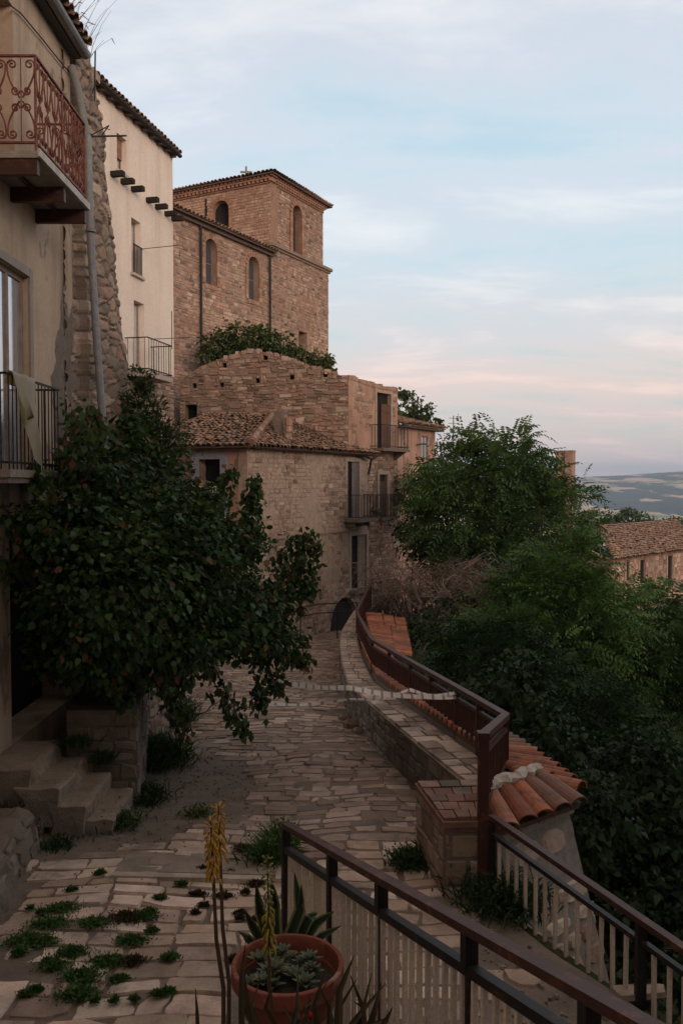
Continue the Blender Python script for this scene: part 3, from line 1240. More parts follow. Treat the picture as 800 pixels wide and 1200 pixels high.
    for (p0, p1) in (((112, 96), (124, 102)), ((112, 96), (108, 110)), ((108, 158), (128, 147)), ((120, 158), (128, 147)), ((122, 150), (129, 152))):
        a.tube([at(*p0, 12.4), at(*p1, 12.4)], .008, 4)
    tag(a.build('aerial', M['iron']), 'thin black aerial and rod fixed to the rubble buttress', 'aerial')
    # white cloth over the lower rail
    cl = MB()
    rows = []
    for j in range(13):
        v = j / 12
        r = []
        for k in range(11):
            u = k / 10
            yy = 8.6 + .66 * (u * (1 - .35 * v) + .28 * v)
            wv = .05 * math.sin(u * 17 + v * 1.5) + .028 * math.sin(u * 29 - v * 3)
            drop = .95 * v * (.42 + .5 * math.exp(-((u - .72) / .26) ** 2) + .16 * math.sin(u * 9))
            r.append((lx + .045 + wv * (.3 + .7 * v) + .03 * v, yy + .07 * v * math.sin(u * 9), 1.11 - drop))
        rows.append(r)
    inner = [(x - .075, y, z - .12) for x, y, z in rows[0]]
    topr = [(lx - .0, y, z + .015) for x, y, z in rows[0]]
    cl.grid([inner, topr] + rows, (.40, .345, .27))
    tag(cl.build('cloth', M['cloth'], smooth=True), 'dirty white cloth hung over the bars of the lower balcony', 'cloth')


house_one()


def steps_and_planter():
    t = thing('stone_steps', 'four worn stone steps climbing to the dark doorway', 'steps', (-2.9, 9.1, -3.7))
    for (xe, z, xw) in ((-2.37, -3.49, -2.75), (-2.62, -3.31, -3.0), (-2.88, -3.13, -3.35), (-3.19, -2.95, -3.695)):
        mb = MB()
        y0, y1 = 8.66 + R(-.06, .06), 9.66
        n = 26
        rows_t = []
        for k in range(n + 1):
            y = y0 + (y1 - y0) * k / n
            chip = .10 * max(0, n2(y * 4.3, xe * 9) - .05)
            e = .03 * n2(y * 2.1, xe * 5) - chip
            zt_ = z + .010 * n2(y * 2.6, xe * 7) + .008 * n2(y * 9, xe * 3)
            rows_t.append([(xw, y, zt_ + R(-.006, .006)), ((xw + xe) / 2, y, zt_ - .012 + R(-.006, .006)), (xe - .06, y, zt_ + R(-.008, .006)), (xe - .004 + e, y, zt_ - .006 - chip * .5), (xe + .004 + e, y, zt_ - .022 - chip + R(-.006, .006)),
                           (xe - .004 + e * .6 + R(-.008, .008), y, zt_ - .11), (xe - .01 + R(-.012, .012), y, zt_ - .175), (xe - .025, y, z - .38)])
        mb.grid(rows_t, jit((.285, .22, .168), .14))
        r0_ = rows_t[0]
        mb.grid([[(p[0], p[1] + R(-.012, .004), p[2]) for p in r0_], [(p[0] * .5 + (xw + xe) * .25, y0 - .012, z - .11 + R(-.02, .02)) for p in r0_], [(p[0], y0 + R(-.01, .01), z - .4) for p in r0_]], (.235, .19, .153))
        mb.build('step', M['stone'], t)
    # rough block under the upper treads
    mb = MB()
    mb.box(-3.69, -2.95, 8.72, 9.6, -3.72, -3.15, (.2, .165, .13))
    masonry(mb, lambda u, v, n: Vector((-3.69 + u, 8.72 - n, v)), [(0, -3.7), (.74, -3.7), (.74, -3.33), (.42, -3.15), (0, -3.15)], (), (.12, .2), (.15, .3), .02, (.01, .04), GREY, .012)
    mb.build('step_base', M['stone'], t)
    p = thing('planter_wall', 'low dark masonry planter behind the stone steps', 'planter', (-2.7, 10.8, -3.85))
    mb = MB()
    mb.hexa([(-3.15, 9.7, -4.1), (-2.34, 9.7, -4.1), (-2.82, 12.4, -4.1), (-3.3, 12.4, -4.1), (-3.15, 9.7, -2.62), (-2.34, 9.7, -2.62), (-2.82, 12.4, -2.62), (-3.3, 12.4, -2.62)], (.15, .122, .10))
    masonry(mb, lambda u, v, n: Vector((-3.15 + u, 9.70 - n, v)), [(0, -3.8), (.81, -3.8), (.81, -2.62), (0, -2.62)], (), (.12, .22), (.16, .42), .02, (.0, .03), [(.20, .165, .135), (.165, .135, .11), (.235, .19, .155)], .02)
    masonry(mb, lambda u, v, n: Vector((-2.34 - .178 * u + n, 9.7 + u, v)), [(0, -4.0), (2.7, -4.1), (2.7, -2.62), (0, -2.62)], (), (.12, .22), (.16, .42), .02, (.0, .03), [(.20, .165, .135), (.165, .135, .11), (.235, .19, .155)], .02)
    mb.build('masonry', M['stone'], p)
    so = MB()
    so.hexa([(-3.1, 9.78, -2.64), (-2.42, 9.78, -2.64), (-2.86, 12.3, -2.64), (-3.25, 12.3, -2.64), (-3.1, 9.78, -2.58), (-2.42, 9.78, -2.58), (-2.86, 12.3, -2.58), (-3.25, 12.3, -2.58)], (.05, .04, .03))
    so.build('soil', M['dirt'], p)
    # ramped ledge in the corner
    mb = MB()
    rows = []
    for k in range(45):
        y = 4.9 + (8.2 - 4.9) * k / 44
        zt = -3.16 - .035 * (8.2 - y) + R(-.02, .02)
        xe = -2.93 + .10 * math.sin(y * 1.4) + .06 * (8.2 - y) + .05 * n2(y * 3.1, 2)
        zt += .03 * n2(y * 2, 5)
        rows.append([(-3.72, y, zt + .02), (-3.45, y, zt + .03 * n2(y * 5, 1)), (-3.2, y, zt + .03 * n2(y * 4, 7)), (xe - .12, y, zt + .03 * n2(y * 5, 3)), (xe - .02, y, zt - .02 + .03 * n2(y * 6, 4)), (xe + .03 + .03 * n2(y * 7, 8), y, zt - .07), (xe + .05 + .05 * n2(y * 5, 9), y, zt * .5 + street_z(y) * .5), (xe + .11 + .04 * n2(y * 6, 6), y, street_z(y) - .06)])
    mb.grid(rows, (.19, .148, .118))
    mb.face([rows[-1][0], rows[-1][1], rows[-1][2], rows[-1][3], rows[-1][4], rows[-1][5], rows[-1][6], rows[-1][7], (-3.72, 8.2, -3.7)][::-1], (.22, .18, .14))
    masonry(mb, lambda u, v, n: Vector((-2.93 + .10 * math.sin((4.9 + u) * 1.4) + .06 * (3.3 - u) + .04 + .12 * (-.1 - v) + n, 4.9 + u, -3.16 - .035 * (3.3 - u) + v)), [(.1, -.42), (3.25, -.5), (3.25, -.03), (.1, -.03)], (), (.12, .22), (.15, .45), .03, (-.01, .045), [(.25, .195, .155), (.20, .155, .125), (.29, .23, .185)], .03)
    masonry(mb, lambda u, v, n: Vector((-3.7 + u, 8.2 + n, v)), [(0, -3.65), (.85, -3.65), (.8, -3.22), (0, -3.2)], (), (.12, .22), (.15, .35), .03, (0, .03), [(.22, .175, .14)], .03)
    tag(mb.build('stone_ledge', M['stone']), 'low cement ledge along the foot of the ochre house', 'ledge')
    # big slab in the street
    mb = MB()
    def slab(x0, x1, y0, y1, col, h=.05):
        ps = [(x0, y0), (x1, y0), (x1, y1), (x0, y1)]
        a = [street_pt(x, y, -.03) for x, y in ps]
        b = [street_pt(x + (.012 if x == x0 else -.012), y + (.012 if y == y0 else -.012), h) for x, y in ps]
        mb.hexa(a + b, col)
    slab(-2.05, -.5, 7.55, 8.1, (.27, .215, .17), .028)
    slab(-2.05, -.62, 7.40, 7.53, (.42, .345, .28), .04)
    slab(-.60, -.44, 7.42, 8.12, (.40, .33, .27), .042)
    structure(mb.build('street_slab', M['paving']))


steps_and_planter()


# ================================================================== HOUSE TWO (cream)
def house_two():
    a, b = Vector((-7.95, 18.6)), Vector((-5.655, 29.0))
    fac = Fac((a.x, a.y), (b.x, b.y))
    t = thing('white_house', 'tall cream plastered house between the rubble buttress and the church', 'house', (-8, 24, -4.6))
    top, bot = 11.0, 3.55
    r1 = fac.rect(137, 160, 148.5, 203)
    r2 = fac.rect(154, 258, 165, 322)
    r3 = fac.rect(157, 354, 169, 440)
    hs = [hole_rect(r) for r in (r1, r2, r3)]
    mb = MB()
    wall_mesh(mb, fac, [(0, bot), (fac.L, bot), (fac.L, top), (0, top)], hs, .4)
    N_ = fac.N
    far = Fac((b.x, b.y), (b.x - N_.x * 6, b.y - N_.y * 6), True)
    wall_mesh(mb, far, [(.4, bot), (6, bot), (6, top), (.4, top)], [], .4, -.001)
    nr = Fac((a.x, a.y), (a.x - N_.x * 6, a.y - N_.y * 6))
    wall_mesh(mb, nr, [(.4, bot), (6, bot), (6, top), (.4, top)], [], .4, -.001)
    mb.build('wall', M['plaster2'], t)
    m2 = MB()
    wall_mesh(m2, fac, [(0, -5), (fac.L, -5), (fac.L, bot), (0, bot)], [], .4, -.02, (.24, .17, .13))
    wall_mesh(m2, far, [(.42, -5), (6, -5), (6, bot), (.42, bot)], [], .4, -.02, (.24, .17, .13))
    masonry(m2, lambda u, v, n: fac.P(u, v, n - .02), [(4, 0), (fac.L, 0), (fac.L, bot), (4, bot)], (), (.18, .3), (.25, .55), .03, (.01, .04), RED, .02)
    m2.build('base_wall', M['redstone'], t)
    w1 = window_fill(fac, r1, t, .2, (.16, .10, .08), fw=.06)
    sh = MB()
    u0, u1, z0, z1 = r1
    for k in range(14):
        z = z1 - .02 - k * (z1 - z0) * .52 / 14
        fac.box(sh, u0 + .02, u1 - .02, z - .05, z, -.17, -.15, jit((.33, .17, .12), .1))
    sh.build('roller_blind', M['wood'], w1)
    window_fill(fac, r2, t, .2, (.25, .20, .17), fw=.06)
    window_fill(fac, r3, t, .2, (.25, .20, .17), fw=.06)
    for r in (r1, r2):
        sl = MB()
        fac.box(sl, r[0] - .1, r[1] + .1, r[2] - .08, r[2] - .001, -.1, .1, (.5, .43, .36))
        sl.build('sill', M['mortar'], t)
    for r in (r2,):
        g = MB()
        fac.box(g, r[0], r[1], r[2] + .85, r[2] + .88, .04, .07)
        for k in range(7):
            u = r[0] + (r[1] - r[0]) * (k + .5) / 7
            fac.box(g, u - .01, u + .01, r[2], r[2] + .85, .04, .06)
        g.build('window_guard', M['iron'], t)
    # balcony of the lower floor
    bl = MB()
    z = r3[2]
    fac.box(bl, r3[0] - .6, r3[1] + .45, z - .15, z - .002, .0, .75, (.4, .34, .29))
    bo = bl.build('balcony', M['mortar'], t)
    g = MB()
    A = [fac.P(r3[0] - .6, 0, .0), fac.P(r3[0] - .6, 0, .72), fac.P(r3[1] + .45, 0, .72), fac.P(r3[1] + .45, 0, .0)]
    for p, q in zip(A[:-1], A[1:]):
        for zz in (z + .08, z + 1.0):
            g.beam((p.x, p.y, zz), (q.x, q.y, zz), .03, .03)
    rail_bars(g, [(p.x, p.y) for p in A], z, z + 1.0, .16, .011)
    p = A[2]
    g.tube([(p.x, p.y, z + .9), (p.x, p.y, z + 2.1)], .016, 4)
    g.tube([fac.P(r3[1] + .45, z + 1.25, .0), fac.P(r3[1] + .45, z + 1.25, 1.3)], .014, 4)
    g.build('bar_railing', M['iron'], bo)
    # clothes line brackets at the middle window
    g = MB()
    g.tube([fac.P(r2[1] + .1, r2[2] + .9, 0), fac.P(r2[1] + .3, r2[2] + 1.0, 1.1)], .014, 4)
    g.build('bracket', M['iron'], t)
    # sawn beam ends
    for (px, py) in ((131, 207), (143, 216), (155, 226), (172.5, 237.5), (183, 245), (194, 252.5), (202, 258.5)):
        u, zz = fac.uv(px, py)
        q = MB()
        fac.box(q, u - .09, u + .09, 8.82 - .07, 8.82 + .07, -.05, .38, (.022, .017, .015))
        q.build('beam_end', M['wood'], t)
    # roof with deep eave
    rf = MB()
    P = fac.P
    tiles(rf, P(-.4, top - .02, .22), P(fac.L + .05, top - .02, .22), P(fac.L + .05, top + 1.1, -3.3), P(-.4, top + 1.1, -3.3), .24, .45)
    tiles(rf, P(fac.L + .05, top, -7), P(-.4, top, -7), P(-.4, top + 1.1, -3.3), P(fac.L + .05, top + 1.1, -3.3), .3, .6)
    roof = rf.build('roof', M['tile'], t)
    e = MB()
    fac.box(e, -.3, fac.L + .03, top - .06, top - .0, -.02, .17, (.16, .12, .10))
    k = 0.0
    while k < fac.L:
        fac.box(e, k, k + .09, top - .19, top - .061, -.02, .19, (.10, .075, .06))
        k += .55
    e.build('rafter', M['wood'], roof)
    g = MB()
    rows = []
    for u in np.linspace(-.4, fac.L + .08, 8):
        rows.append([P(u, top - .06 + .08 * math.sin(a_), .24 + .08 * math.cos(a_)) for a_ in [math.pi + math.pi * k / 6 for k in range(7)]])
    g.grid(rows)
    g.build('gutter', M['iron'], roof)
    # little green house plant hanging at the wall (bleached creeper)
    return fac


F2 = house_two()


# ================================================================== CHURCH
def church():
    cx0, cy0 = -3.69, 45.0                     # tower corner nearest the street
    U = Vector((.53, 1.0)).normalized()
    s0 = Vector((cx0, cy0)) - U * 12.5
    s1 = Vector((cx0, cy0)) + U * 6.23
    t = thing('church', 'red stone church with square bell tower above the ruin', 'church', (-8, 44, 0))
    nave = Fac((s0.x, s0.y), (cx0, cy0))
    east = Fac((cx0, cy0), (s1.x, s1.y))
    V2 = Vector((-U.y, U.x))
    frt = Fac((cx0 + V2.x * 6.5, cy0 + V2.y * 6.5), (cx0, cy0))
    zn = 11.95
    a1 = nave.rect(239.5, 280, 253.5, 334)
    a2 = nave.rect(290, 301, 303, 352)
    h1, h2 = hole_arch(a1), hole_arch(a2)
    nw = MB()
    wall_mesh(nw, nave, [(0, -2), (nave.L, -2), (nave.L, zn), (0, zn)], [h1, h2], .7, 0, (.33, .225, .165))
    masonry(nw, nave.P, [(1.5, 3.5), (nave.L, 3.5), (nave.L, zn), (1.5, zn)], [h1, h2], (.10, .21), (.13, .42), .022, (.005, .035), RED + TAN[:3], .02, .5)
    nw.build('nave_wall', M['redstone'], t)
    for a, h in ((a1, h1), (a2, h2)):
        w = MB()
        trim(w, nave, h, .2, .06, [(.36, .20, .13), (.33, .18, .115), (.40, .25, .17)], .22)
        wo = w.build('arched_window', M['redstone'], t)
        g = MB()
        nave.box(g, a[0] + .0, a[1] - .0, a[2], a[3] - .02, -.34, -.31)
        g.build('pane', M['darkglass'], wo)
        f = MB()
        nave.box(f, (a[0] + a[1]) / 2 - .03, (a[0] + a[1]) / 2 + .03, a[2], a[3] - .03, -.309, -.28, (.2, .19, .18))
        for k in (2,):
            z = a[2] + (a[3] - a[2]) * k / 4
            nave.box(f, a[0], a[1], z - .02, z + .02, -.308, -.285, (.2, .19, .18))
        f.build('frame', M['wood'], wo)
    # other side of the nave + back
    bk = MB()
    P = nave.P
    o1, o2 = P(0, 0, -8.5), P(nave.L + 6, 0, -8.5)
    bfac = Fac((o1.x, o1.y), (o2.x, o2.y), True)
    wall_mesh(bk, bfac, [(0, -2), (bfac.L, -2), (bfac.L, zn), (0, zn)], [], .5, 0, (.33, .225, .165))
    q1, q2 = P(0, 0, -.7), P(0, 0, -8.0)
    gf = Fac((q1.x, q1.y), (q2.x, q2.y))
    wall_mesh(bk, gf, [(0, -2), (gf.L, -2), (gf.L, zn), (gf.L / 2, zn + 1.0), (0, zn)], [], .5, 0, (.33, .225, .165))
    bk.build('rear_wall', M['redstone'], t)
    rf = MB()
    tiles(rf, P(-.4, zn - .03, .45), P(nave.L - .02, zn - .03, .45), P(nave.L - .02, zn + .75, -4.2), P(-.4, zn + .75, -4.2), .28, .5)
    tiles(rf, P(nave.L - .02, zn, -8.9), P(-.4, zn, -8.9), P(-.4, zn + .75, -4.2), P(nave.L - .02, zn + .75, -4.2), .35, .7)
    nave.box(rf, 0, nave.L, zn - .22, zn - .05, -.02, .22, (.14, .10, .08))
    rf.build('nave_roof', M['tile'], t)
    for px in (232.5, 313.5):
        d = MB()
        uu = nave.uv(px, 300)[0]
        d.tube([nave.P(uu, zn - .2, .16), nave.P(uu, 1.0, .16)], .06, 6)
        d.build('drainpipe', M['iron'], t)
    # tower, below and above the string course
    zs = 12.35
    tw = MB()
    L = 6.23
    hw = east.rect(350, 389, 359.5, 413)
    hh = hole_rect(hw)
    wall_mesh(tw, east, [(0, -2), (L, -2), (L, zs), (0, zs)], [hh], .7, 0, (.33, .225, .165))
    masonry(tw, east.P, [(0, 4), (L, 4), (L, zs), (0, zs)], [hh], (.10, .20), (.13, .40), .022, (.005, .035), RED + TAN[:2], .02, .5)
    e1, e2 = east.P(L, 0, -.7), east.P(L, 0, -6.5)
    tb = Fac((e1.x, e1.y), (e2.x, e2.y), True)
    wall_mesh(tw, tb, [(0, -2), (tb.L, -2), (tb.L, zs), (0, zs)], [], .5, -.0, (.33, .225, .165))
    lo = tw.build('tower_base', M['redstone'], t)
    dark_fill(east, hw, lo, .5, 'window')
    sc = MB()
    east.box(sc, -.12, L + .18, zs - .02, zs + .14, -.3, .20, (.24, .18, .135))
    east.box(sc, -.05, L + .1, zs - .14, zs - .021, -.3, .10, (.22, .165, .125))
    sc.build('string_course', M['redstone'], lo)
    zt = 15.58
    up = MB()
    Lu = 5.7
    b1 = frt.rect(249.5, 235, 268.5, 271)
    b1 = (b1[0], b1[1], 12.6, b1[3])
    b2 = east.rect(342.5, 241, 353.5, 297)
    H1, H2 = hole_arch(b1), hole_arch(b2)
    wall_mesh(up, frt, [(0, zs - .6), (frt.L, zs - .6), (frt.L, zt), (0, zt)], [H1], .6, -.02, (.30, .19, .13))
    masonry(up, lambda u, v, n: frt.P(u, v, n - .02), [(0, zs - .4), (frt.L, zs - .4), (frt.L, zt), (0, zt)], [H1], (.10, .20), (.13, .42), .022, (.005, .03), [(.43, .275, .20), (.47, .32, .24), (.38, .235, .17), (.42, .265, .20), (.45, .325, .25)], .02, .5)  # lighter, warmer stones than the east face: evening glow put into the colour
    wall_mesh(up, east, [(.06, zs + .1), (Lu, zs + .1), (Lu, zt), (.06, zt)], [H2], .6, -.06, (.27, .18, .13))
    masonry(up, lambda u, v, n: east.P(u, v, n - .06), [(0, zs + .14), (Lu, zs + .14), (Lu, zt), (0, zt)], [H2], (.10, .20), (.13, .40), .022, (.005, .03), RED + TAN[:4], .02, .5)
    f1, f2 = east.P(Lu, 0, -.66), east.P(Lu, 0, -6.4)
    fb = Fac((f1.x, f1.y), (f2.x, f2.y), True)
    wall_mesh(up, fb, [(0, zs + .1), (fb.L, zs + .1), (fb.L, zt), (0, zt)], [], .6, 0, (.33, .225, .165))
    g1, g2 = frt.P(.0, 0, -.62), frt.P(0, 0, -5.6)
    gb = Fac((g1.x, g1.y), (g2.x, g2.y))
    wall_mesh(up, gb, [(0, zs - 2), (gb.L, zs - 2), (gb.L, zt), (0, zt)], [], .6, 0, (.33, .225, .165))
    uo = up.build('bell_stage', M['redstone'], t)
    for fc, b, H in ((frt, b1, H1), (east, b2, H2)):
        w = MB()
        trim(w, fc, H, .22, .04, [(.38, .21, .135), (.34, .19, .12)], .2)
        wo = w.build('belfry_arch', M['redstone'], uo)
        if fc is east:
            dark_fill(fc, (b[0] + .06, b[1] - .06, b[2] + .06, b[3] - .3), uo, .42, 'dark_backing', (.05, .036, .03))  # dark panel stands for the shade inside the arch
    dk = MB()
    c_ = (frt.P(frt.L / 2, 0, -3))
    dk.box(c_.x - 2.25, c_.x + 2.25, c_.y - 2.25, c_.y + 2.25, zs - 1, zt - .2, (.02, .016, .014))  # near-black block stands for shade inside the bell stage
    dk.build('dark_core', M['dark'], uo)
    # dentil cornice + tiled pyramid
    cr = MB()
    for fc, Lf, n_ in ((frt, frt.L, 0), (east, Lu, -.06)):
        fc.box(cr, -.02, Lf + .02, zt - .001, zt + .07, -.3, n_ + .06, (.33, .19, .13))
        k = .0
        while k < Lf:
            fc.box(cr, k, k + .13, zt + .071, zt + .19, -.3, n_ + .17, jit((.40, .22, .15), .15))
            fc.box(cr, k + .13, k + .26, zt + .281, zt + .38, -.3, n_ + .26, jit((.40, .22, .15), .15))
            k += .26
        fc.box(cr, -.08, Lf + .08, zt + .191, zt + .28, -.3, n_ + .20, (.36, .20, .14))
    co = cr.build('cornice', M['redstone'], uo)
    rf = MB()
    z0, z1 = zt + .40, zt + .62
    A = frt.P(-.4, z0, .4)
    B = frt.P(frt.L, z0, .4) + east.N * .4
    Cc = east.P(Lu + .4, z0, .36)
    D = frt.P(-.4, z0, -Lu - .3)
    mid = (A + B + Cc + D) / 4
    mid.z = z1
    for p, q in ((A, B), (B, Cc), (Cc, D), (D, A)):
        tiles(rf, p, q, mid, mid, .24, .42, over=.1)
    rf.build('tower_roof', M['tile'], t)
    cs = MB()
    k = at(288.5, 206, 47.0)
    zz = k.z
    k = Vector((k.x, k.y, zt + .5))
    cs.tube([k, (k.x, k.y, zz + .5)], .06, 6)
    cs.beam((k.x - .32, k.y, zz + .2), (k.x + .32, k.y, zz + .2), .09, .09)
    cs.build('cross', M['zinc'], t)
    return nave, east


NAVE, EAST = church()


# ================================================================== RUIN (upper, roofless)
def ruin():
    c = (.28, 35.0)
    front = Fac((-6.72, 35.7), c)
    side = Fac(c, (2.49, 38.3))
    t = thing('ruined_house', 'roofless red stone ruin with broken gable under the bell tower', 'ruin', (-2, 37.5, -6))
    outl = [(212, 447), (222, 438), (236, 429), (262, 419), (290, 409), (300, 411), (312, 413), (330, 419), (350, 426), (372, 431), (388, 437), (400, 440), (408, 441)]
    top = [front.uv(px, py) for px, py in outl]
    top[0] = (0.0, top[0][1])
    top[-1] = (front.L, top[-1][1])
    outer = [(0, -5), (front.L, -5)] + top[::-1]
    hw = front.rect(217, 474, 231, 497)
    putlog = []
    for (px, py) in ((228, 452), (260, 451), (302, 446), (342, 442), (381, 439), (311, 419), (263, 428)):
        u, z = front.uv(px, py)
        putlog.append((u - .09, u + .09, z - .1, z + .1))
    holes = [hole_rect(hw)] + [hole_rect(p) for p in putlog]
    mb = MB()
    wall_mesh(mb, front, outer, holes, .55, 0, (.23, .155, .11))
    masonry(mb, front.P, [(0, -1.0), (front.L, -1.0)] + top[::-1], holes, (.08, .24), (.10, .55), .03, (.0, .07), WORN, .04, .7, .06)
    # loose stones along the broken top
    for (a, b) in zip(top[:-1], top[1:]):
        n = max(1, int((b[0] - a[0]) / .24))
        for k in range(n):
            f = k / n
            u, z = a[0] + (b[0] - a[0]) * f, a[1] + (b[1] - a[1]) * f
            h = R(.0, .09)
            front.box(mb, u, u + R(.12, .26), z - .14, z + h, -.5, R(-.02, .05), jit(random.choice(RED + TAN), .2))
    mb.build('gable_wall', M['redstone'], t)
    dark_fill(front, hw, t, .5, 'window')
    for p in putlog:
        pb = MB()
        front.box(pb, p[0], p[1], p[2], p[3], -.5, -.4, (.012, .01, .009))
        pb.build('putlog_hole', M['dark'], t)
    # street side: plaster upper floor, stone below
    zt0, zt1 = side.uv(409, 443)[1], side.uv(464, 456)[1]
    topz = [(0, top[-1][1]), (side.L * .3, zt0 - .05), (side.L * .55, zt0 - .12), (side.L, zt1)]
    d1 = side.rect(440.5, 461, 457, 526)
    d2 = side.rect(443.5, 556, 453, 606)
    h1, h2 = hole_rect(d1), hole_rect(d2)
    zmid = side.uv(450, 531)[1]
    sw = MB()
    wall_mesh(sw, side, [(0, zmid), (side.L, zmid)] + topz[::-1], [h1], .5, .02)
    for k in range(18):
        u = side.L * k / 18
        z = np.interp(u, [p[0] for p in topz], [p[1] for p in topz])
        side.box(sw, u, u + R(.15, .28), z - .1, z + R(.02, .12), -.45, .05)
    sw.build('plaster_wall', M['plaster3'], t)
    pw = MB()
    patchy(pw, side, .02, side.L - .02, zmid, zt1 - .1, [h1], lambda u, z: n2(u * .9 + 7, z * .8) + .5 * n2(u * 2.3, z * 2.3) > .02, WORN + RED[:3], .02, (.004, .03))
    pw.build('exposed_stone', M['redstone'], t)
    lw = MB()
    wall_mesh(lw, side, [(0, -8.5), (side.L, -8.5), (side.L, zmid), (0, zmid)], [h2], .5, -.02, (.23, .16, .115))
    masonry(lw, side.P, [(0, -8), (side.L, -8), (side.L, zmid), (0, zmid)], [h2], (.10, .22), (.14, .45), .025, (-.015, .02), RED + TAN, .025, .5)
    lw.build('lower_wall', M['redstone'], t)
    dk = dark_fill(side, d1, t, .14, 'balcony_door', (.02, .015, .013))
    um = d1[0] + (d1[1] - d1[0]) * .45
    shutter(side, um, d1[1] - .02, d1[2], d1[3] - .45, -.06, dk, (.12, .065, .045), planks=3)
    dk2 = dark_fill(side, d2, t, .12, 'lower_door', (.03, .024, .02))
    shutter(side, d2[0] + .02, d2[1] - .02, d2[2], d2[3] - .3, -.08, dk2, (.10, .075, .06), planks=3)
    tr = MB()
    for d, w in ((d1, .13), (d2, .16)):
        side.box(tr, d[0] - w, d[0], d[2], d[3] + w, -.02, .055, (.36, .28, .22))
        side.box(tr, d[1], d[1] + w, d[2], d[3] + w, -.02, .055, (.36, .28, .22))
        side.box(tr, d[0], d[1], d[3] + .001, d[3] + w, -.02, .053, (.36, .28, .22))
    tr.build('door_surround', M['mortar'], t)
    for d, pad, pr in ((d1, .55, .7), (d2, .25, .35)):
        bl = MB()
        side.box(bl, d[0] - pad, d[1] + pad, d[2] - .13, d[2] - .005, .02, pr, (.16, .125, .105))
        if d is d1:
            for u in (d[0] - .3, d[1] + .3):
                p = [side.P(u, d[2] - .5, .02), side.P(u + .1, d[2] - .5, .02), side.P(u + .1, d[2] - .131, pr - .1), side.P(u, d[2] - .131, pr - .1),
                     side.P(u, d[2] - .131, .02), side.P(u + .1, d[2] - .131, .02)]
                bl.face([p[0], p[3], p[4]], (.16, .12, .1))
                bl.face([p[1], p[5], p[2]], (.16, .12, .1))
                bl.face([p[0], p[1], p[2], p[3]], (.16, .12, .1))
        bo = bl.build('balcony', M['mortar'], t)
        g = MB()
        A = [side.P(d[0] - pad + .03, 0, .03), side.P(d[0] - pad + .03, 0, pr - .03), side.P(d[1] + pad - .03, 0, pr - .03), side.P(d[1] + pad - .03, 0, .03)]
        z = d[2]
        for p, q in zip(A[:-1], A[1:]):
            for zz in (z + .08, z + .98):
                g.beam((p.x, p.y, zz), (q.x, q.y, zz), .03, .03)
        rail_bars(g, [(p.x, p.y) for p in A], z, z + .98, .13, .012)
        g.build('bar_railing', M['iron'], bo)
    # rear walls, lower
    rw = MB()
    rear = Fac((2.49, 38.3), (-4.4, 40.4), True)
    wall_mesh(rw, rear, [(.3, -6), (rear.L, -3), (rear.L, 2.5), (3, 3.2), (.3, 3.6)], [], .5, 0, (.22, .15, .11))
    lft = Fac((-6.7, 36.2), (-4.4, 40.4))
    wall_mesh(rw, lft, [(.1, -5), (lft.L, -3), (lft.L, 2.5), (.1, 3.2)], [], .5, -.5, (.22, .15, .11))
    rw.build('rear_wall', M['redstone'], t)
    # small adjoining house with a tiled roof
    t2 = thing('annexe_house', 'small plastered house with a tiled eave beside the ruin and the tree', 'house', (3.6, 41, -7))
    f3 = Fac((2.53, 38.36), (4.62, 42.0))
    za = f3.uv(490, 500)[1]
    w3 = f3.rect(494, 511, 501.5, 537)
    w4 = f3.rect(480, 562, 488, 590)
    mb = MB()
    wall_mesh(mb, f3, [(0, -9), (f3.L, -9), (f3.L, za), (0, za)], [hole_rect(w3), hole_rect(w4)], .45, -.03)
    e2 = Fac((4.62, 42.0), (4.62 - f3.N.x * 4, 42.0 - f3.N.y * 4), True)
    wall_mesh(mb, e2, [(.5, -9), (4, -9), (4, za), (.5, za)], [], .4, 0)
    mb.build('wall', M['plaster3'], t2)
    wo = window_fill(f3, w3, t2, .06, (.14, .10, .09), fw=.05)
    dark_fill(f3, w4, t2, .12, 'window')
    rf = MB()
    P = f3.P
    tiles(rf, P(-.0, za, .4), P(f3.L + .35, za, .4), P(f3.L + .35, za + .75, -2.6), P(-.0, za + .75, -2.6), .24, .42, wob=.04)
    f3.box(rf, 0, f3.L + .3, za - .14, za - .055, -.05, .32, (.10, .07, .055))
    rf.build('roof', M['tile'], t2)
    return front, side


RFRONT, RSIDE = ruin()


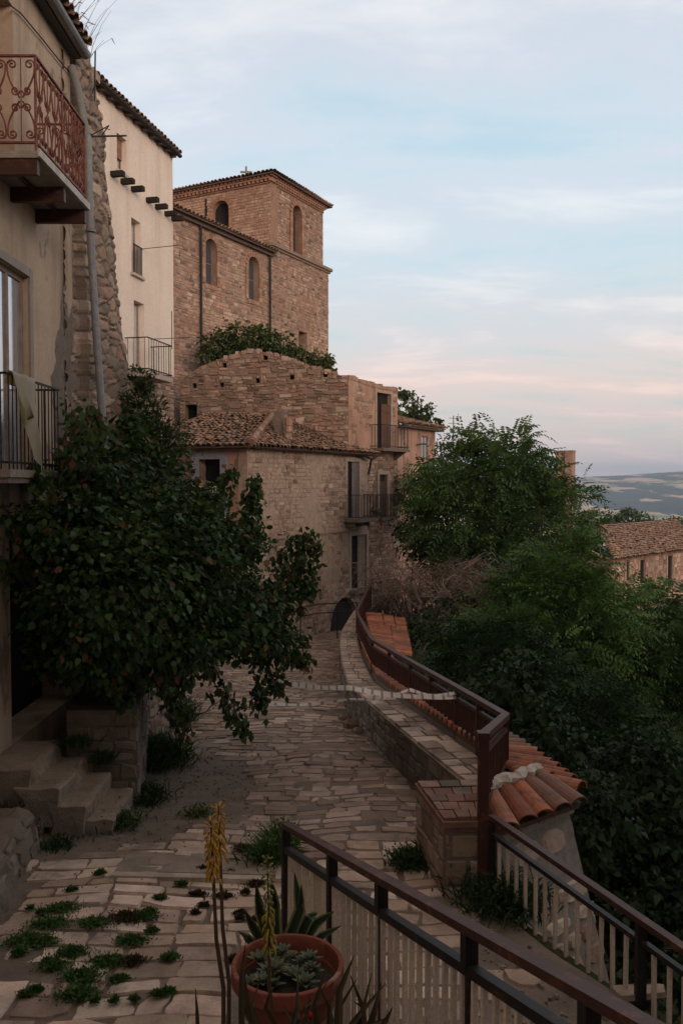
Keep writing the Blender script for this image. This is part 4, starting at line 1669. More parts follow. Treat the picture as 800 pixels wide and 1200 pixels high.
# ================================================================== TILED HOUSE (lower, in front of the ruin)
def tiled_house():
    A, B = (-3.08, 28.0), (1.08, 36.0)
    fac = Fac(A, B)
    lf = Fac((A[0] - 3.2, A[1] + 1.55), A)
    t = thing('abandoned_house', 'abandoned plaster and rubble house with sagging tiled roof at the end of the street', 'house', (-1.5, 32, -5.9))
    ze = 1.22
    d1 = fac.rect(406.5, 541, 420.5, 607)
    d2 = fac.rect(411, 627, 429, 689)
    ar = fac.rect(386, 700, 418, 752)
    sm = fac.rect(350, 629, 359, 641)
    h1, h2, ha, hs = hole_rect(d1), hole_rect(d2), hole_arch(ar), hole_rect(sm)
    mb = MB()
    outer = [(0, -6.3), (fac.L, -6.5), (fac.L, ze), (0, ze)]
    wall_mesh(mb, fac, outer, [h1, h2, ha, hs], .5, 0, (.43, .325, .255))
    lo = MB()
    # rubble showing through the fallen render
    def keep(u, z):
        k = n2(u * .55 + 3, z * .45) * .8 + n2(u * 1.7, z * 1.7) * .3
        return k
    cells = MB()
    z = -6.2
    while z < ze - .1:
        h = R(.12, .2)
        u = 0.05
        while u < fac.L - .3:
            w = R(.14, .42)
            k = keep(u, z)
            inhole = any(in_poly(u + w * f, z + h * g, H) for H in (h1, h2, ha, hs) for f in (0, .5, 1) for g in (0, .5, 1))
            if k > -.42 + .42 * sstep(.5, .8, u / fac.L) and not inhole and u < fac.L - .45:
                col = jit(random.choice(TAN + [(.46, .35, .27), (.26, .185, .14), (.40, .26, .19)]), .25)
                if k < -.12:
                    col = jit((.45, .34, .265), .1)
                q = R(.006, .045)
                J = lambda: R(-.02, .02)
                pts = [(u + .012 + J(), z + .01 + J()), (u + w - .012 + J(), z + .01 + J()), (u + w - .012 + J(), z + h - .01 + J()), (u + .012 + J(), z + h - .01 + J())]
                p2 = [(u + w / 2 + (x - u - w / 2) * .86, z + h / 2 + (y - z - h / 2) * .8) for x, y in pts]
                i = len(mb.v)
                mb.v.extend([tuple(fac.P(x, y, -.01)) for x, y in pts] + [tuple(fac.P(x, y, q)) for x, y in p2])
                for f in ((4, 5, 6, 7), (0, 1, 5, 4), (1, 2, 6, 5), (2, 3, 7, 6), (3, 0, 4, 7)):
                    mb.f.append(tuple(i + k_ for k_ in f))
                    mb.c.append(col)
            u += w
        z += h
    mb.build('rubble_wall', M['stone'], t)
    # left wing wall with the blue-trimmed window
    wl = lf.rect(233, 538, 258, 604)
    ml = MB()
    wall_mesh(ml, lf, [(0, -6.1), (lf.L, -6.1), (lf.L, ze), (0, ze)], [hole_rect(wl)], .45, -.01)
    rb = Fac(B, (B[0] - 4.5, B[1] + 1.2), True)
    ml2 = Fac((A[0] - 3.2, A[1] + 1.55), (A[0] - 3.2 + 3.0, A[1] + 1.55 + 5.5), True)
    wall_mesh(ml, ml2, [(.5, -6.3), (ml2.L, -6.3), (ml2.L, ze), (.5, ze)], [], .4, 0)
    ml.build('wall', M['plaster3'], t)
    dw = dark_fill(lf, wl, t, .4, 'window')
    s = MB()
    blue = (.30, .31, .40)
    lf.box(s, wl[0] - .28, wl[0], wl[2], wl[3] + .25, -.01, .02, blue)
    lf.box(s, wl[1], wl[1] + .28, wl[2], wl[3] + .25, -.01, .02, blue)
    lf.box(s, wl[0], wl[1], wl[3], wl[3] + .25, -.01, .018, blue)
    s.build('painted_surround', M['mortar'], dw)
    g = MB()
    z = wl[2]
    for zz in (z + .95, z + .1):
        lf.box(g, wl[0] - .3, wl[1] + .25, zz, zz + .04, .35, .38)
    k = wl[0] - .3
    while k < wl[1] + .25:
        lf.box(g, k, k + .02, z + .1, z + .95, .355, .375)
        k += .11
    lf.box(g, wl[0] - .4, wl[1] + .35, z - .12, z - .01, 0, .42)
    g.build('window_guard', M['cream'], dw)
    # doors
    dk = dark_fill(fac, d1, t, .12, 'balcony_door', (.02, .016, .015))
    um = d1[0] + (d1[1] - d1[0]) * .5
    shutter(fac, um, d1[1] - .02, d1[2], d1[3], -.05, dk, (.20, .172, .165), planks=3)
    dk2 = dark_fill(fac, d2, t, .12, 'lower_door', (.018, .014, .013))
    um = d2[0] + (d2[1] - d2[0]) * .5
    shutter(fac, um, d2[1] - .02, d2[2], d2[3], -.05, dk2, (.27, .22, .185), planks=4)
    dark_fill(fac, ar, t, .15, 'cellar_arch', (.022, .018, .017))
    dark_fill(fac, sm, t, .12, 'small_window')
    tr = MB()
    trim(tr, fac, ha, .17, .03, GREY, .25, False)
    for d in (d1, d2):
        fac.box(tr, d[0] - .17, d[0], d[2], d[3] + .16, -.02, .035, (.42, .345, .28))
        fac.box(tr, d[1], d[1] + .17, d[2], d[3] + .16, -.02, .035, (.42, .345, .28))
        fac.box(tr, d[0], d[1], d[3] + .001, d[3] + .16, -.02, .033, (.42, .345, .28))
    zc = fac.uv(360, 626)[1]
    fac.box(tr, .1, d2[0] - .18, zc - .05, zc + .05, -.02, .06, (.33, .265, .21))
    tr.build('stone_surround', M['mortar'], t)
    for d, pad, pr in ((d1, .3, .75), (d2, .2, .4)):
        bl = MB()
        fac.box(bl, d[0] - pad, d[1] + pad, d[2] - .14, d[2] - .005, .036, pr, (.20, .165, .14))
        for u in (d[0] - pad * .5, (d[0] + d[1]) / 2, d[1] + pad * .4):
            fac.box(bl, u, u + .1, d[2] - .34, d[2] - .141, .036, pr * .55, (.17, .14, .12))
        bo = bl.build('balcony', M['mortar'], t)
        if d is d1:
            g = MB()
            z = d[2]
            Aq = [fac.P(d[0] - pad + .03, 0, .05), fac.P(d[0] - pad + .03, 0, pr - .03), fac.P(d[1] + pad - .03, 0, pr - .03), fac.P(d[1] + pad - .03, 0, .05)]
            for p, q in zip(Aq[:-1], Aq[1:]):
                for zz in (z + .06, z + .95):
                    g.beam((p.x, p.y, zz), (q.x, q.y, zz), .025, .025)
            rail_bars(g, [(p.x, p.y) for p in Aq], z, z + .95, .13, .010)
            g.build('bar_railing', M['iron'], bo)
    # roof: two slopes meeting at a hip over the corner
    rf = MB()
    E0 = fac.P(0, ze, 0) + (fac.N + lf.N) * .38
    E0.z = ze - .05
    E1 = fac.P(fac.L + .2, ze - .05, .42)
    T1 = fac.P(fac.L + .2, ze + .35, -.8)
    T0 = at(322, 486, 34.3)
    tiles(rf, E0, E1, T1, T0, .215, .36, wob=.04, miss=.015)
    L0 = lf.P(-.4, ze - .05, .4)
    LT = at(238, 484, 34.6)
    tiles(rf, L0, E0, T0, LT, .215, .36, wob=.05, miss=.02)
    fac.box(rf, .1, fac.L, ze - .13, ze - .06, -.02, .30, (.09, .065, .05))
    lf.box(rf, .1, lf.L, ze - .13, ze - .06, -.02, .30, (.09, .065, .05))
    d = (T0 - E0)
    for k in range(14):
        p = E0 + d * (k / 14) + Vector((0, 0, .1))
        q = E0 + d * ((k + 1.15) / 14) + Vector((0, 0, .13))
        rf.tube([p, q], [.13, .10], 7, jit(random.choice(OLDTILE), .2))
    ro = rf.build('roof', M['tile'], t)
    ch = MB()
    c = at(327, 505, 31.0)
    ch.box(c.x - .16, c.x + .16, c.y - .2, c.y + .2, c.z - .6, c.z + .72, (.17, .13, .105))
    ch.build('chimney', M['mortar'], ro)
    ch = MB()
    c = at(338, 512, 30.6)
    for k in range(5):
        ch.tube([(c.x + R(-.02, .02), c.y, c.z - .55 + k * .24), (c.x + R(-.02, .02), c.y, c.z - .32 + k * .24)], [.15, .12], 8, jit((.42, .25, .17), .15))
    ch.build('flue_pipe', M['tile'], ro)
    pp = MB()
    pp.tube([fac.P(fac.L - 1.2, ze - .1, .3), fac.P(fac.L - .1, ze - .25, .25), fac.P(fac.L - .08, ze - .9, .1)], .045, 6)
    pp.build('drainpipe', M['iron'], t)
    # end wall return toward the ruin
    return fac


TFAC = tiled_house()


# ---- lantern, handrail, antenna
def small_iron():
    t = thing('wall_lantern', 'pale glass street lantern on an iron bracket among dead vines', 'lantern', tuple(at(463, 640, 36.6)))
    a = MB()
    p = at(463.5, 624, 38.6)
    q = at(463, 622, 36.6)
    a.tube([p, q, at(463, 626, 36.6)], .025, 5)
    a.build('bracket', M['iron'], t)
    c = at(463, 642, 36.6)
    l = MB()
    l.lathe(c, [(.12, 0), (.20, .52)], 6, (.72, .68, .62))
    l.build('glass', M['attr'], t)
    h = MB()
    h.lathe(c, [(.22, .52), (.13, .64), (.03, .70), (.0, .74)], 6)
    h.build('cap', M['iron'], t)
    h = MB()
    h.lathe(c, [(.0, -.05), (.13, -.02), (.13, .01)], 6)
    h.build('base', M['iron'], t)
    r = thing('iron_handrail', 'thin iron handrail at the end of the paved street before the cellar arch', 'handrail', tuple(at(385, 748, 30)))
    g = MB()
    P = [at(352, 712, 29.5), at(372, 708, 30), at(418, 706, 30.6)]
    for dz in (0, -.32):
        g.tube([p + Vector((0, 0, dz)) for p in P], .022, 5)
    g.build('rail', M['iron'], r)
    for p in (P[0], P[1].lerp(P[2], .5), P[2]):
        m = MB()
        m.tube([p, (p.x, p.y, street_z(p.y) - .1)], .022, 5)
        m.build('post', M['iron'], r)
    g = MB()
    a0 = at(531, 530, 46)
    g.tube([a0, at(531, 487, 46)], .025, 5)
    for y, w in ((490, 5), (496, 6), (502, 4)):
        g.tube([at(531 - w, y, 46), at(531 + w, y, 46)], .016, 4)
    g.tube([a0, (a0.x, a0.y, ground_z(a0.x, a0.y))], .03, 5)
    tag(g.build('antenna', M['iron']), 'thin television antenna mast rising above the big tree', 'antenna')


small_iron()


# ================================================================== PARAPET, PILLAR, RAILINGS
WALL_IN = [(1.34, 8.2), (1.24, 8.57), (.9, 10.5), (.5, 12.9), (.13, 15.3), (.02, 18.5), (-.03, 22.2), (.0, 25.5), (.4, 28.6), (1.0, 30.8)]


def wall_top(y):
    return -2.22 - .09 * min(y, 25) + (.09 * (y - 25) * .4 if y > 25 else 0)


def along(poly):
    out = [0.0]
    for a, b in zip(poly[:-1], poly[1:]):
        out.append(out[-1] + math.hypot(b[0] - a[0], b[1] - a[1]))
    return out


def poly_at(poly, acc, u):
    u = max(0, min(acc[-1], u))
    for k in range(len(poly) - 1):
        if u <= acc[k + 1] + 1e-9:
            f = (u - acc[k]) / (acc[k + 1] - acc[k])
            a, b = Vector(poly[k]), Vector(poly[k + 1])
            p = a.lerp(b, f)
            d = (b - a).normalized()
            return p, d
    return Vector(poly[-1]), Vector((0, 1))


def parapet():
    t = thing('parapet_wall', 'low stone parapet wall along the right side of the paved street', 'parapet wall', (.3, 16, -4.6))
    acc = along(WALL_IN)
    Wd = .47

    def inner(u, h, n):
        p, d = poly_at(WALL_IN, acc, u)
        nr = Vector((-d.y, d.x))       # toward the street (left)
        return Vector((p.x + nr.x * n, p.y + nr.y * n, wall_top(p.y) - .66 + h))

    mb = MB()
    n = 44
    rows = []
    for k in range(n + 1):
        u = acc[-1] * k / n
        rows.append([inner(u, -.15, 0), inner(u, .62, 0), inner(u, .64, -Wd), inner(u, -1.2, -Wd)])
    mb.grid(rows, (.17, .14, .115))
    mb.face(rows[0][::-1], (.17, .14, .115))
    masonry(mb, inner, [(0, -.1), (acc[-1], -.1), (acc[-1], .6), (0, .6)], (), (.12, .19), (.18, .42), .022, (.008, .03), [(.20, .165, .135), (.24, .20, .165), (.17, .14, .115), (.27, .22, .175)], .012)
    mb.build('masonry', M['stone'], t)
    cp = MB()
    rows = []
    for k in range(n + 1):
        u = acc[-1] * k / n
        rows.append([inner(u, .58, .02), inner(u, .612, .025), inner(u, .628, -Wd * .5), inner(u, .63, -Wd - .01)])
    cp.grid(rows, (.26, .22, .18))
    # broken flat capping slabs
    u = .02
    while u < acc[-1] - .1:
        w = R(.22, .5)
        cuts = [0.0] + sorted([R(.12, .38) for _ in range(random.choice((1, 1, 2)))]) + [Wd]
        for a, b in zip(cuts[:-1], cuts[1:]):
            if b - a < .06:
                continue
            g = .007
            col = jit(random.choice([(.44, .335, .27), (.38, .285, .225), (.50, .385, .315), (.29, .215, .17)]), .15)
            hz = .645 + R(-.008, .012)
            q = [(u + g + R(-.02, .02), a + g), (u + w - g + R(-.02, .02), a + g), (u + w - g + R(-.02, .02), b - g), (u + g + R(-.02, .02), b - g)]
            lo = [inner(x, .60, -y + .02) for x, y in q]
            hi = [inner(u + w / 2 + (x - u - w / 2) * .94, hz, -((a + b) / 2 + (y - (a + b) / 2) * .93) + .02) for x, y in q]
            cp.hexa(lo + hi, col)
        u += w
    cp.build('coping', M['paving'], t)
    # fallen stones at its foot
    for (px, py, s, lab) in ((412, 856, .16, 'largest reddish loose rock at the foot of the parapet wall'), (404, 845, .10, 'grey loose rock behind the reddish one at the parapet foot'),
                             (421, 862, .11, 'small flat loose rock on the paving against the parapet wall')):
        d = 2870 / (py - 655)
        q = at(px, py, d)
        m = MB()
        rows = []
        for j in range(6):
            ph = -math.pi / 2 + math.pi * j / 5
            rows.append([(q.x + s * math.cos(ph) * math.cos(a) * (1 + .28 * math.sin(3 * a + s * 40)), q.y + s * .8 * math.cos(ph) * math.sin(a) * (1 + .2 * math.cos(2 * a)),
                          q.z + s * .6 + s * .75 * math.sin(ph) * (1 + .15 * math.sin(2 * a))) for a in [2 * math.pi * k / 8 for k in range(8)]])
        m.grid(rows, jit((.26, .17, .125) if s > .12 else (.24, .2, .16), .1), close=True)
        tag(m.build('rock', M['stone']), lab, 'rock', 'loose rocks by the parapet')


parapet()


def pillar():
    t = thing('brick_pillar', 'square stone pillar capped with red bricks at the end of the parapet', 'pillar', (1.0, 7.6, -3.5))
    A, B, Cc, D = Vector((.862, 7.1)), Vector((1.205, 7.12)), Vector((1.36, 8.3)), Vector((.735, 8.25))
    zt = lambda p: -2.87 - .09 * (p.y - 7.1) * .9
    mb = MB()
    ring = [A, B, Cc, D]
    mb.hexa([(p.x, p.y, -3.75) for p in ring] + [(p.x, p.y, zt(p)) for p in ring], (.2, .16, .13))

    def side(p, q):
        L = (q - p).length
        d = (q - p).normalized()
        nr = Vector((d.y, -d.x))
        fn = lambda u, v, n: Vector((p.x + d.x * u + nr.x * n, p.y + d.y * u + nr.y * n, v - .09 * ((p.y + d.y * u) - 7.1)))
        return fn, L
    pal = [(.33, .25, .19), (.38, .295, .225), (.29, .215, .165), (.36, .265, .195)]
    for p, q in ((A, B), (D, A), (B, Cc)):
        fn, L = side(p, q)
        masonry(mb, fn, [(0, -3.6), (L, -3.6), (L, -2.88), (0, -2.88)], (), (.16, .24), (.2, .5), .016, (.006, .02), pal, .008)
    mb.build('shaft', M['stone'], t)
    cp = MB()
    # brick capping, three rows
    nx, ny = 3, 5
    for j in range(ny):
        for i in range(nx):
            f = lambda a, b: (A.lerp(B, a)).lerp(D.lerp(Cc, a), b)
            o = .5 / nx if j % 2 else 0
            a0, a1 = max(0, i / nx - o) + .012, min(1, (i + 1) / nx - o) - .012
            if j % 2 and i == nx - 1:
                a1 = min(a1, 1)
            if a1 - a0 < .05:
                continue
            b0, b1 = j / ny + .008, (j + 1) / ny - .008
            col = jit(random.choice([(.25, .12, .085), (.20, .10, .075), (.29, .155, .115), (.14, .105, .09), (.27, .18, .14), (.17, .10, .08)]), .15)
            q = [f(a0, b0), f(a1, b0), f(a1, b1), f(a0, b1)]
            hz = R(.035, .05)
            cp.hexa([(p.x, p.y, zt(p) - .01) for p in q] + [(p.x, p.y, zt(p) + hz) for p in q], col)
        if j % 2:
            f = lambda a, b: (A.lerp(B, a)).lerp(D.lerp(Cc, a), b)
            q = [f(1 - .5 / nx + .012, j / ny + .008), f(.99, j / ny + .008), f(.99, (j + 1) / ny - .008), f(1 - .5 / nx + .012, (j + 1) / ny - .008)]
            cp.hexa([(p.x, p.y, zt(p) - .01) for p in q] + [(p.x, p.y, zt(p) + .04) for p in q], jit((.28, .13, .09), .15))
    # overhanging edge
    ctr = (A + B + Cc + D) / 4
    rim = [ctr + (p - ctr) * 1.06 for p in ring]
    cp.hexa([(p.x, p.y, zt(p) - .035) for p in rim] + [(p.x, p.y, zt(p) + .012) for p in rim], (.25, .13, .09))
    cp.build('brick_cap', M['tile'], t)


pillar()


def retaining():
    t = thing('retaining_wall', 'battered masonry retaining wall with red tile coping outside the parapet', 'retaining wall', (2, 12, -8))
    # plan of the top outer edge: near corner, hip corner, then along the street
    ez = lambda y: -2.89 - .09 * (y - 7.8)
    eave = [(2.2, 7.8), (2.0, 9.8), (1.55, 12.9), (1.15, 15.3), (1.0, 18.5), (.96, 21)]
    head = [(1.74, 8.3), (1.52, 9.8), (1.0, 12.9), (.64, 15.3), (.53, 18.5), (.49, 21)]
    top = [(1.32, 7.2, -3.01)] + [(x - .09, y + (.05 if k == 0 else 0), ez(y) - .11) for k, (x, y) in enumerate(eave)]
    bat = .24

    def build_face(p, q, dz=6.0):
        p, q = Vector(p), Vector(q)
        d = Vector((q.x - p.x, q.y - p.y, 0))
        L = d.length
        d.normalize()
        nr = Vector((d.y, -d.x, 0))
        return lambda u, v, n: Vector((p.x, p.y, 0)) + d * u + nr * (n + bat * v) + Vector((0, 0, p.z + (q.z - p.z) * u / L - v)), L
    mb = MB()
    wallcol = (.30, .262, .225)
    off = []
    for i, p in enumerate(top):
        a = Vector(top[max(0, i - 1)])
        b = Vector(top[min(len(top) - 1, i + 1)])
        d = Vector((b.x - a.x, b.y - a.y)).normalized()
        nr = Vector((d.y, -d.x))
        if i == 0:
            nr = Vector((.85, -.53))
        off.append(nr)
    rows = []
    for j in range(13):
        v = 6.0 * j / 12
        rows.append([(p[0] + o.x * bat * v - .012, p[1] + o.y * bat * v, p[2] - v) for i, (p, o) in enumerate(zip(top, off))])
    mb.grid(rows, wallcol)
    # left closing face beside the pillar
    mb.face([(1.32, 7.2, -2.97), (1.32 + off[0].x * bat * 6, 7.2 + off[0].y * bat * 6, -9), (.9, 7.3, -9), (.9, 7.3, -2.97)], wallcol)
    # stones pointing out of the mortar on the near face
    def facefn(i):
        def fn(u, v, n):
            L = math.hypot(top[i + 1][0] - top[i][0], top[i + 1][1] - top[i][1])
            f = u / L
            x = top[i][0] * (1 - f) + top[i + 1][0] * f
            y = top[i][1] * (1 - f) + top[i + 1][1] * f
            z = top[i][2] * (1 - f) + top[i + 1][2] * f
            o = off[i].lerp(off[i + 1], f)
            return Vector((x + o.x * (bat * v + n), y + o.y * (bat * v + n), z - v))
        return fn, math.hypot(top[i + 1][0] - top[i][0], top[i + 1][1] - top[i][1])
    for i in range(3):
        fn, L = facefn(i)
        v = .12
        while v < 4.5:
            h = R(.16, .26)
            u = R(.02, .2)
            while u < L - .2:
                w = R(.18, .45)
                if R(0, 1) < .86:
                    g = .03
                    q = [(u + g + R(-.03, .03), v + g), (u + w - g + R(-.03, .03), v + g + R(-.02, .02)), (u + w - g, v + h - g), (u + g, v + h - g + R(-.02, .02))]
                    c = (u + w / 2, v + h / 2)
                    oc = []
                    for k in range(4):
                        p_, nx, pr = Vector(q[k]), Vector(q[(k + 1) % 4]), Vector(q[k - 1])
                        oc += [p_.lerp(pr, .22), p_.lerp(nx, .22)]
                    lo = [fn(min(x, L), y, -.01) for x, y in oc]
                    hi = [fn(min(c[0] + (x - c[0]) * .85, L), c[1] + (y - c[1]) * .85, R(.012, .028)) for x, y in oc]
                    col = jit(random.choice([(.50, .385, .305), (.42, .32, .25), (.56, .45, .36), (.36, .235, .175)]), .15)
                    ii = len(mb.v)
                    mb.v.extend([tuple(p_) for p_ in lo + hi])
                    mb.f.append(tuple(ii + 8 + k for k in range(8)))
                    mb.c.append(col)
                    for k in range(8):
                        mb.f.append((ii + k, ii + (k + 1) % 8, ii + 8 + (k + 1) % 8, ii + 8 + k))
                        mb.c.append(col)
                u += w
            v += h
    # drip course under the tiles
    fn, L = facefn(0)
    for k in range(9):
        a, b = L * k / 9, L * (k + .96) / 9
        mb.hexa([fn(a, .0, -.1), fn(b, .0, -.1), fn(b, .07, -.1), fn(a, .07, -.1), fn(a, .0, .04), fn(b, .0, .04), fn(b, .07, .04), fn(a, .07, .04)], (.36, .30, .25))
    mb.build('masonry', M['mortar'], t)
    # tiles: near group (eave faces the viewer) and long group
    tl = MB()
    tiles(tl, (1.30, 7.08, -2.95), (2.2, 7.75, -2.945), (1.96, 8.2, -2.83), (1.27, 7.68, -2.82), .2, .45, NEWTILE, wob=.014, seg=8, over=.07)
    for i in range(5):
        a, b = eave[i], eave[i + 1]
        c, d = head[i + 1], head[i]
        tiles(tl, (a[0], a[1], ez(a[1])), (b[0], b[1], ez(b[1])), (c[0], c[1], ez(c[1]) + .055), (d[0], d[1], ez(d[1]) + .055), .205, .42, NEWTILE, wob=.016, seg=8, over=.07)
    cb = MB()
    for (a, b) in zip(head[:-1], head[1:]):
        cb.face([(a[0], a[1], ez(a[1]) + .04), (b[0], b[1], ez(b[1]) + .04), (b[0] - .02, b[1], ez(b[1]) - .5), (a[0] - .02, a[1], ez(a[1]) - .5)], (.27, .22, .18))
    cb.face([(head[0][0], head[0][1], ez(8.3) + .04), (1.27, 7.66, -2.84), (1.27, 7.66, -3.4), (head[0][0], head[0][1], -3.4)], (.30, .25, .21))
    cb.build('curb', M['mortar'], t)
    tl.build('tile_coping', M['newtile'], t)
    # lime mortar over the hip
    mm = MB()
    p0, p1 = Vector((1.27, 7.60, -2.765)), Vector((1.92, 8.14, -2.76))
    pts, rs = [], []
    for k in range(15):
        f = k / 14
        pts.append(p0.lerp(p1, f) + Vector((R(-.03, .03), R(-.03, .03), R(-.01, .02))))
        rs.append(R(.06, .095) * (1 - .4 * f))
    mm.tube(pts, rs, 7, (.55, .48, .42))
    mm.build('mortar_ridge', M['mortar'], t)
    # the small tiled lean-to farther along the wall
    t2 = thing('tiled_lean_to', 'small lean-to roof of red clay tiles beyond the brown railing bend', 'lean-to', tuple(at(455, 780, 23)))
    mb = MB()
    e0, e1, q1, q0 = at(478, 770, 21.5), at(471, 727, 26.5), at(430, 720, 27), at(438, 760, 21.5)
    tiles(mb, e0, e1, q1, q0, .23, .42, NEWTILE, wob=.015, seg=6)
    mb.build('roof', M['newtile'], t2)
    w = MB()
    ring = [e0, e1, q1, q0]
    c = (e0 + e1 + q1 + q0) / 4
    rg = [c + (p - c) * .93 for p in ring]
    w.hexa([(p.x, p.y, -9) for p in rg] + [(p.x, p.y, p.z - .06) for p in rg], (.22, .18, .145))
    w.build('wall', M['stone'], t2)


retaining()


def brown_railing():
    t = thing('brown_railing', 'brown painted steel railing with thin bars along the parapet top', 'railing', (1.2, 14, -4))
    # (x, y, z of the top rail)
    P = [Vector((1.19, 7.1, -2.13)), at(592, 839, 8.62), at(535, 806, 10.5), at(481, 775.5, 13.2), at(436, 750, 16.6), at(420, 722, 23.5), at(418, 716, 25.2), at(434, 684, 29.2)]
    base = [-2.83, -2.97, -3.14, -3.39, -3.70, -4.33, -4.45, -4.35]
    up = Vector((0, 0, 1))
    tr, mr = MB(), MB()
    brs = MB()
    for k in range(len(P) - 1):
        a, b = P[k], P[k + 1]
        h = .0
        tr.beam(a, b, .085, .055)
        ha, hb = (a.z - base[k]), (b.z - base[k + 1])
        ma, mb_ = a - up * (.17 * ha + .03), b - up * (.17 * hb + .03)
        la, lb = a - up * (ha - .10), b - up * (hb - .10)
        mr.beam(ma, mb_, .045, .04)
        mr.beam(la, lb, .045, .04)
        L = (b - a).length
        n = int(L / .095)
        for i in range(1, n):
            f = i / n
            brs.beam(ma.lerp(mb_, f), la.lerp(lb, f), .026, .016, up=(b - a).normalized())
    tr.build('top_rail', M['brown'], t)
    mr.build('cross_rail', M['brown'], t)
    brs.build('bars', M['brown'], t)
    posts = [(0, 0), (1, 0), (1, .5), (2, 0), (2, .5), (3, 0), (3, .5), (4, 0), (4, .33), (4, .66), (5, 0), (6, 0), (6, .5), (7, 0)]
    for k, f in posts:
        m = MB()
        if f == 0:
            p, z = P[k], base[k]
        else:
            p, z = P[k].lerp(P[k + 1], f), base[k] * (1 - f) + base[k + 1] * f
        w = .085 if k == 0 else .06
        m.beam((p.x, p.y, z - (.95 if k == 0 else .06)), (p.x, p.y, p.z - .02), w, w, up=Vector((0, 1, 0)))
        if k == 0:
            m.box(p.x - .05, p.x + .05, p.y - .05, p.y + .05, p.z - .02, p.z + .035)
        m.build('post', M['brown'], t)


brown_railing()


def near_fences():
    # fence A, cream bars
    t = thing('cream_bar_fence', 'dark railed fence filled with cream bars beside the flower pot', 'fence', (.3, 3.8, -3.3))

    def onA(px, py=None):
        iv = .179 + (.4 - .179) * (px - 335) / 355
        return 1 / iv
    a = at(335, 967, onA(335))
    b = at(690, 1166, onA(690))
    c = b + (b - a) * .42
    P = [a, c]
    d = (c - a)
    up = Vector((0, 0, 1))
    m = MB()
    m.beam(a + Vector((0, 0, 0)), c, .06, .035)
    m.build('top_rail', M['brown'], t)
    m = MB()
    m.beam(a - up * .16, c - up * .16, .045, .04)
    m.beam(a - up * .97, c - up * .97, .045, .04)
    m.build('cross_rail', M['black'], t)
    m = MB()
    L = d.length
    n = int(L / .082)
    for i in range(1, n):
        p = a + d * (i / n)
        k_ = R(.82, 1.06)
        m.beam(p - up * .18 + Vector((R(-.004, .004), R(-.004, .004), 0)), p - up * .95 + Vector((R(-.004, .004), R(-.004, .004), 0)), .021, .020, (k_, k_ * R(.95, 1), k_ * R(.9, 1)), up=d.normalized())
    o = m.build('bars', M['cream'], t)
    for px in (335, 388.5, 446, 549, 690):
        Y = onA(px)
        f = min(1, (a.y - Y) / (a.y - c.y))
        p = a + d * f
        m = MB()
        full = px in (335, 388.5, 690)
        w = .055
        z1 = p.z - .012
        z0 = p.z - (1.25 if full else .16)
        m.beam((p.x, p.y, z0), (p.x, p.y, z1), w, w * .8, up=Vector((d.x, d.y, 0)).normalized())
        if not full:
            m.beam((p.x, p.y, p.z - .95), (p.x, p.y, p.z - .16), .02, .03, (1, 1, 1), up=Vector((d.x, d.y, 0)).normalized())
        m.build('post', M['black'], t)
    # fence B, thin cream bars
    t = thing('thin_bar_fence', 'dark fence with thin spaced cream bars going down from the brick pillar', 'fence', (1.7, 5.8, -3.6))
    a = at(575, 957, 7.08)
    b = at(800, 1112, 5.05)
    c = b + (b - a) * .6
    d = c - a
    m = MB()
    m.beam(a, c, .06, .04)
    m.build('top_rail', M['brown'], t)
    m = MB()
    m.beam(a - up * .14, c - up * .14, .04, .035)
    m.beam(a - up * .86, c - up * .86, .045, .04)
    m.build('cross_rail', M['black'], t)
    m = MB()
    L = d.length
    n = int(L / .125)
    for i in range(1, n):
        p = a + d * (i / n)
        k_ = R(.8, 1.08)
        m.beam(p - up * .155 + Vector((R(-.005, .005), R(-.005, .005), 0)), p - up * .845 + Vector((R(-.005, .005), R(-.005, .005), 0)), .026, .02, (k_, k_ * .98, k_ * .95), up=d.normalized())
    m.build('bars', M['cream'], t)
    for f in (.0, .52, 1.0):
        p = a + d * f
        m = MB()
        m.beam((p.x, p.y, p.z - 1.15), (p.x, p.y, p.z - .01), .06, .06, up=Vector((0, 1, 0)))
        m.build('post', M['black'], t)


near_fences()


def stairs_here():
    """the stair the photographer stands on, with the block that carries the pot"""
    mb = MB()
    for k in range(11):
        y1 = 4.25 - .33 * k
        z = street_z(4.25) + .16 * (k + 1)
        mb.box(-1.9, interp(y1, [0, 2.5, 5.6], [1.45, .62, -.45]) - .06, y1 - .36, y1, z - .5, z, jit((.30, .25, .21), .1))
    structure(mb.build('stairs', M['paving']))
    mb = MB()
    mb.box(-.55, .0, 3.3, 4.3, -3.3, -2.54, (.26, .215, .18))
    tag(mb.build('stone_block', M['stone']), 'grey stone block under the terracotta flower pot', 'stone block')


stairs_here()


# ================================================================== TAPE
def tape():
    mb = MB()

    def strand(pts, w, tw):
        P = [Vector(p) for p in pts]
        n = 84
        prev = None
        for k in range(n + 1):
            f = k / n * (len(P) - 1)
            i = min(int(f), len(P) - 2)
            p = P[i].lerp(P[i + 1], f - i)
            p.z -= .05 * math.sin(math.pi * (f - i))
            ang = tw * math.sin(k * .16) * .9
            v = Vector((.12 * math.sin(ang), .72 + .2 * math.sin(ang), .66 + .2 * math.cos(ang * 1.7))) * w / 2
            cur = (p + v, p - v)
            if prev:
                col = (.9, .86, .83) if k % 4 else (.40, .345, .325)
                mb.face([prev[0], prev[1], cur[1], cur[0]], col)
            prev = cur
    strand([at(318, 795, 12.6), at(410, 806, 11.5), at(534, 816, 10.46)], .07, 1)
    strand([at(312, 824, 13.2), at(410, 819, 11.6), at(480, 808, 10.95), at(534, 812, 10.46)], .045, 1.6)
    tag(mb.build('barrier_tape', M['attr']), 'striped white barrier tape stretched across the street to the brown railing', 'barrier tape')


tape()


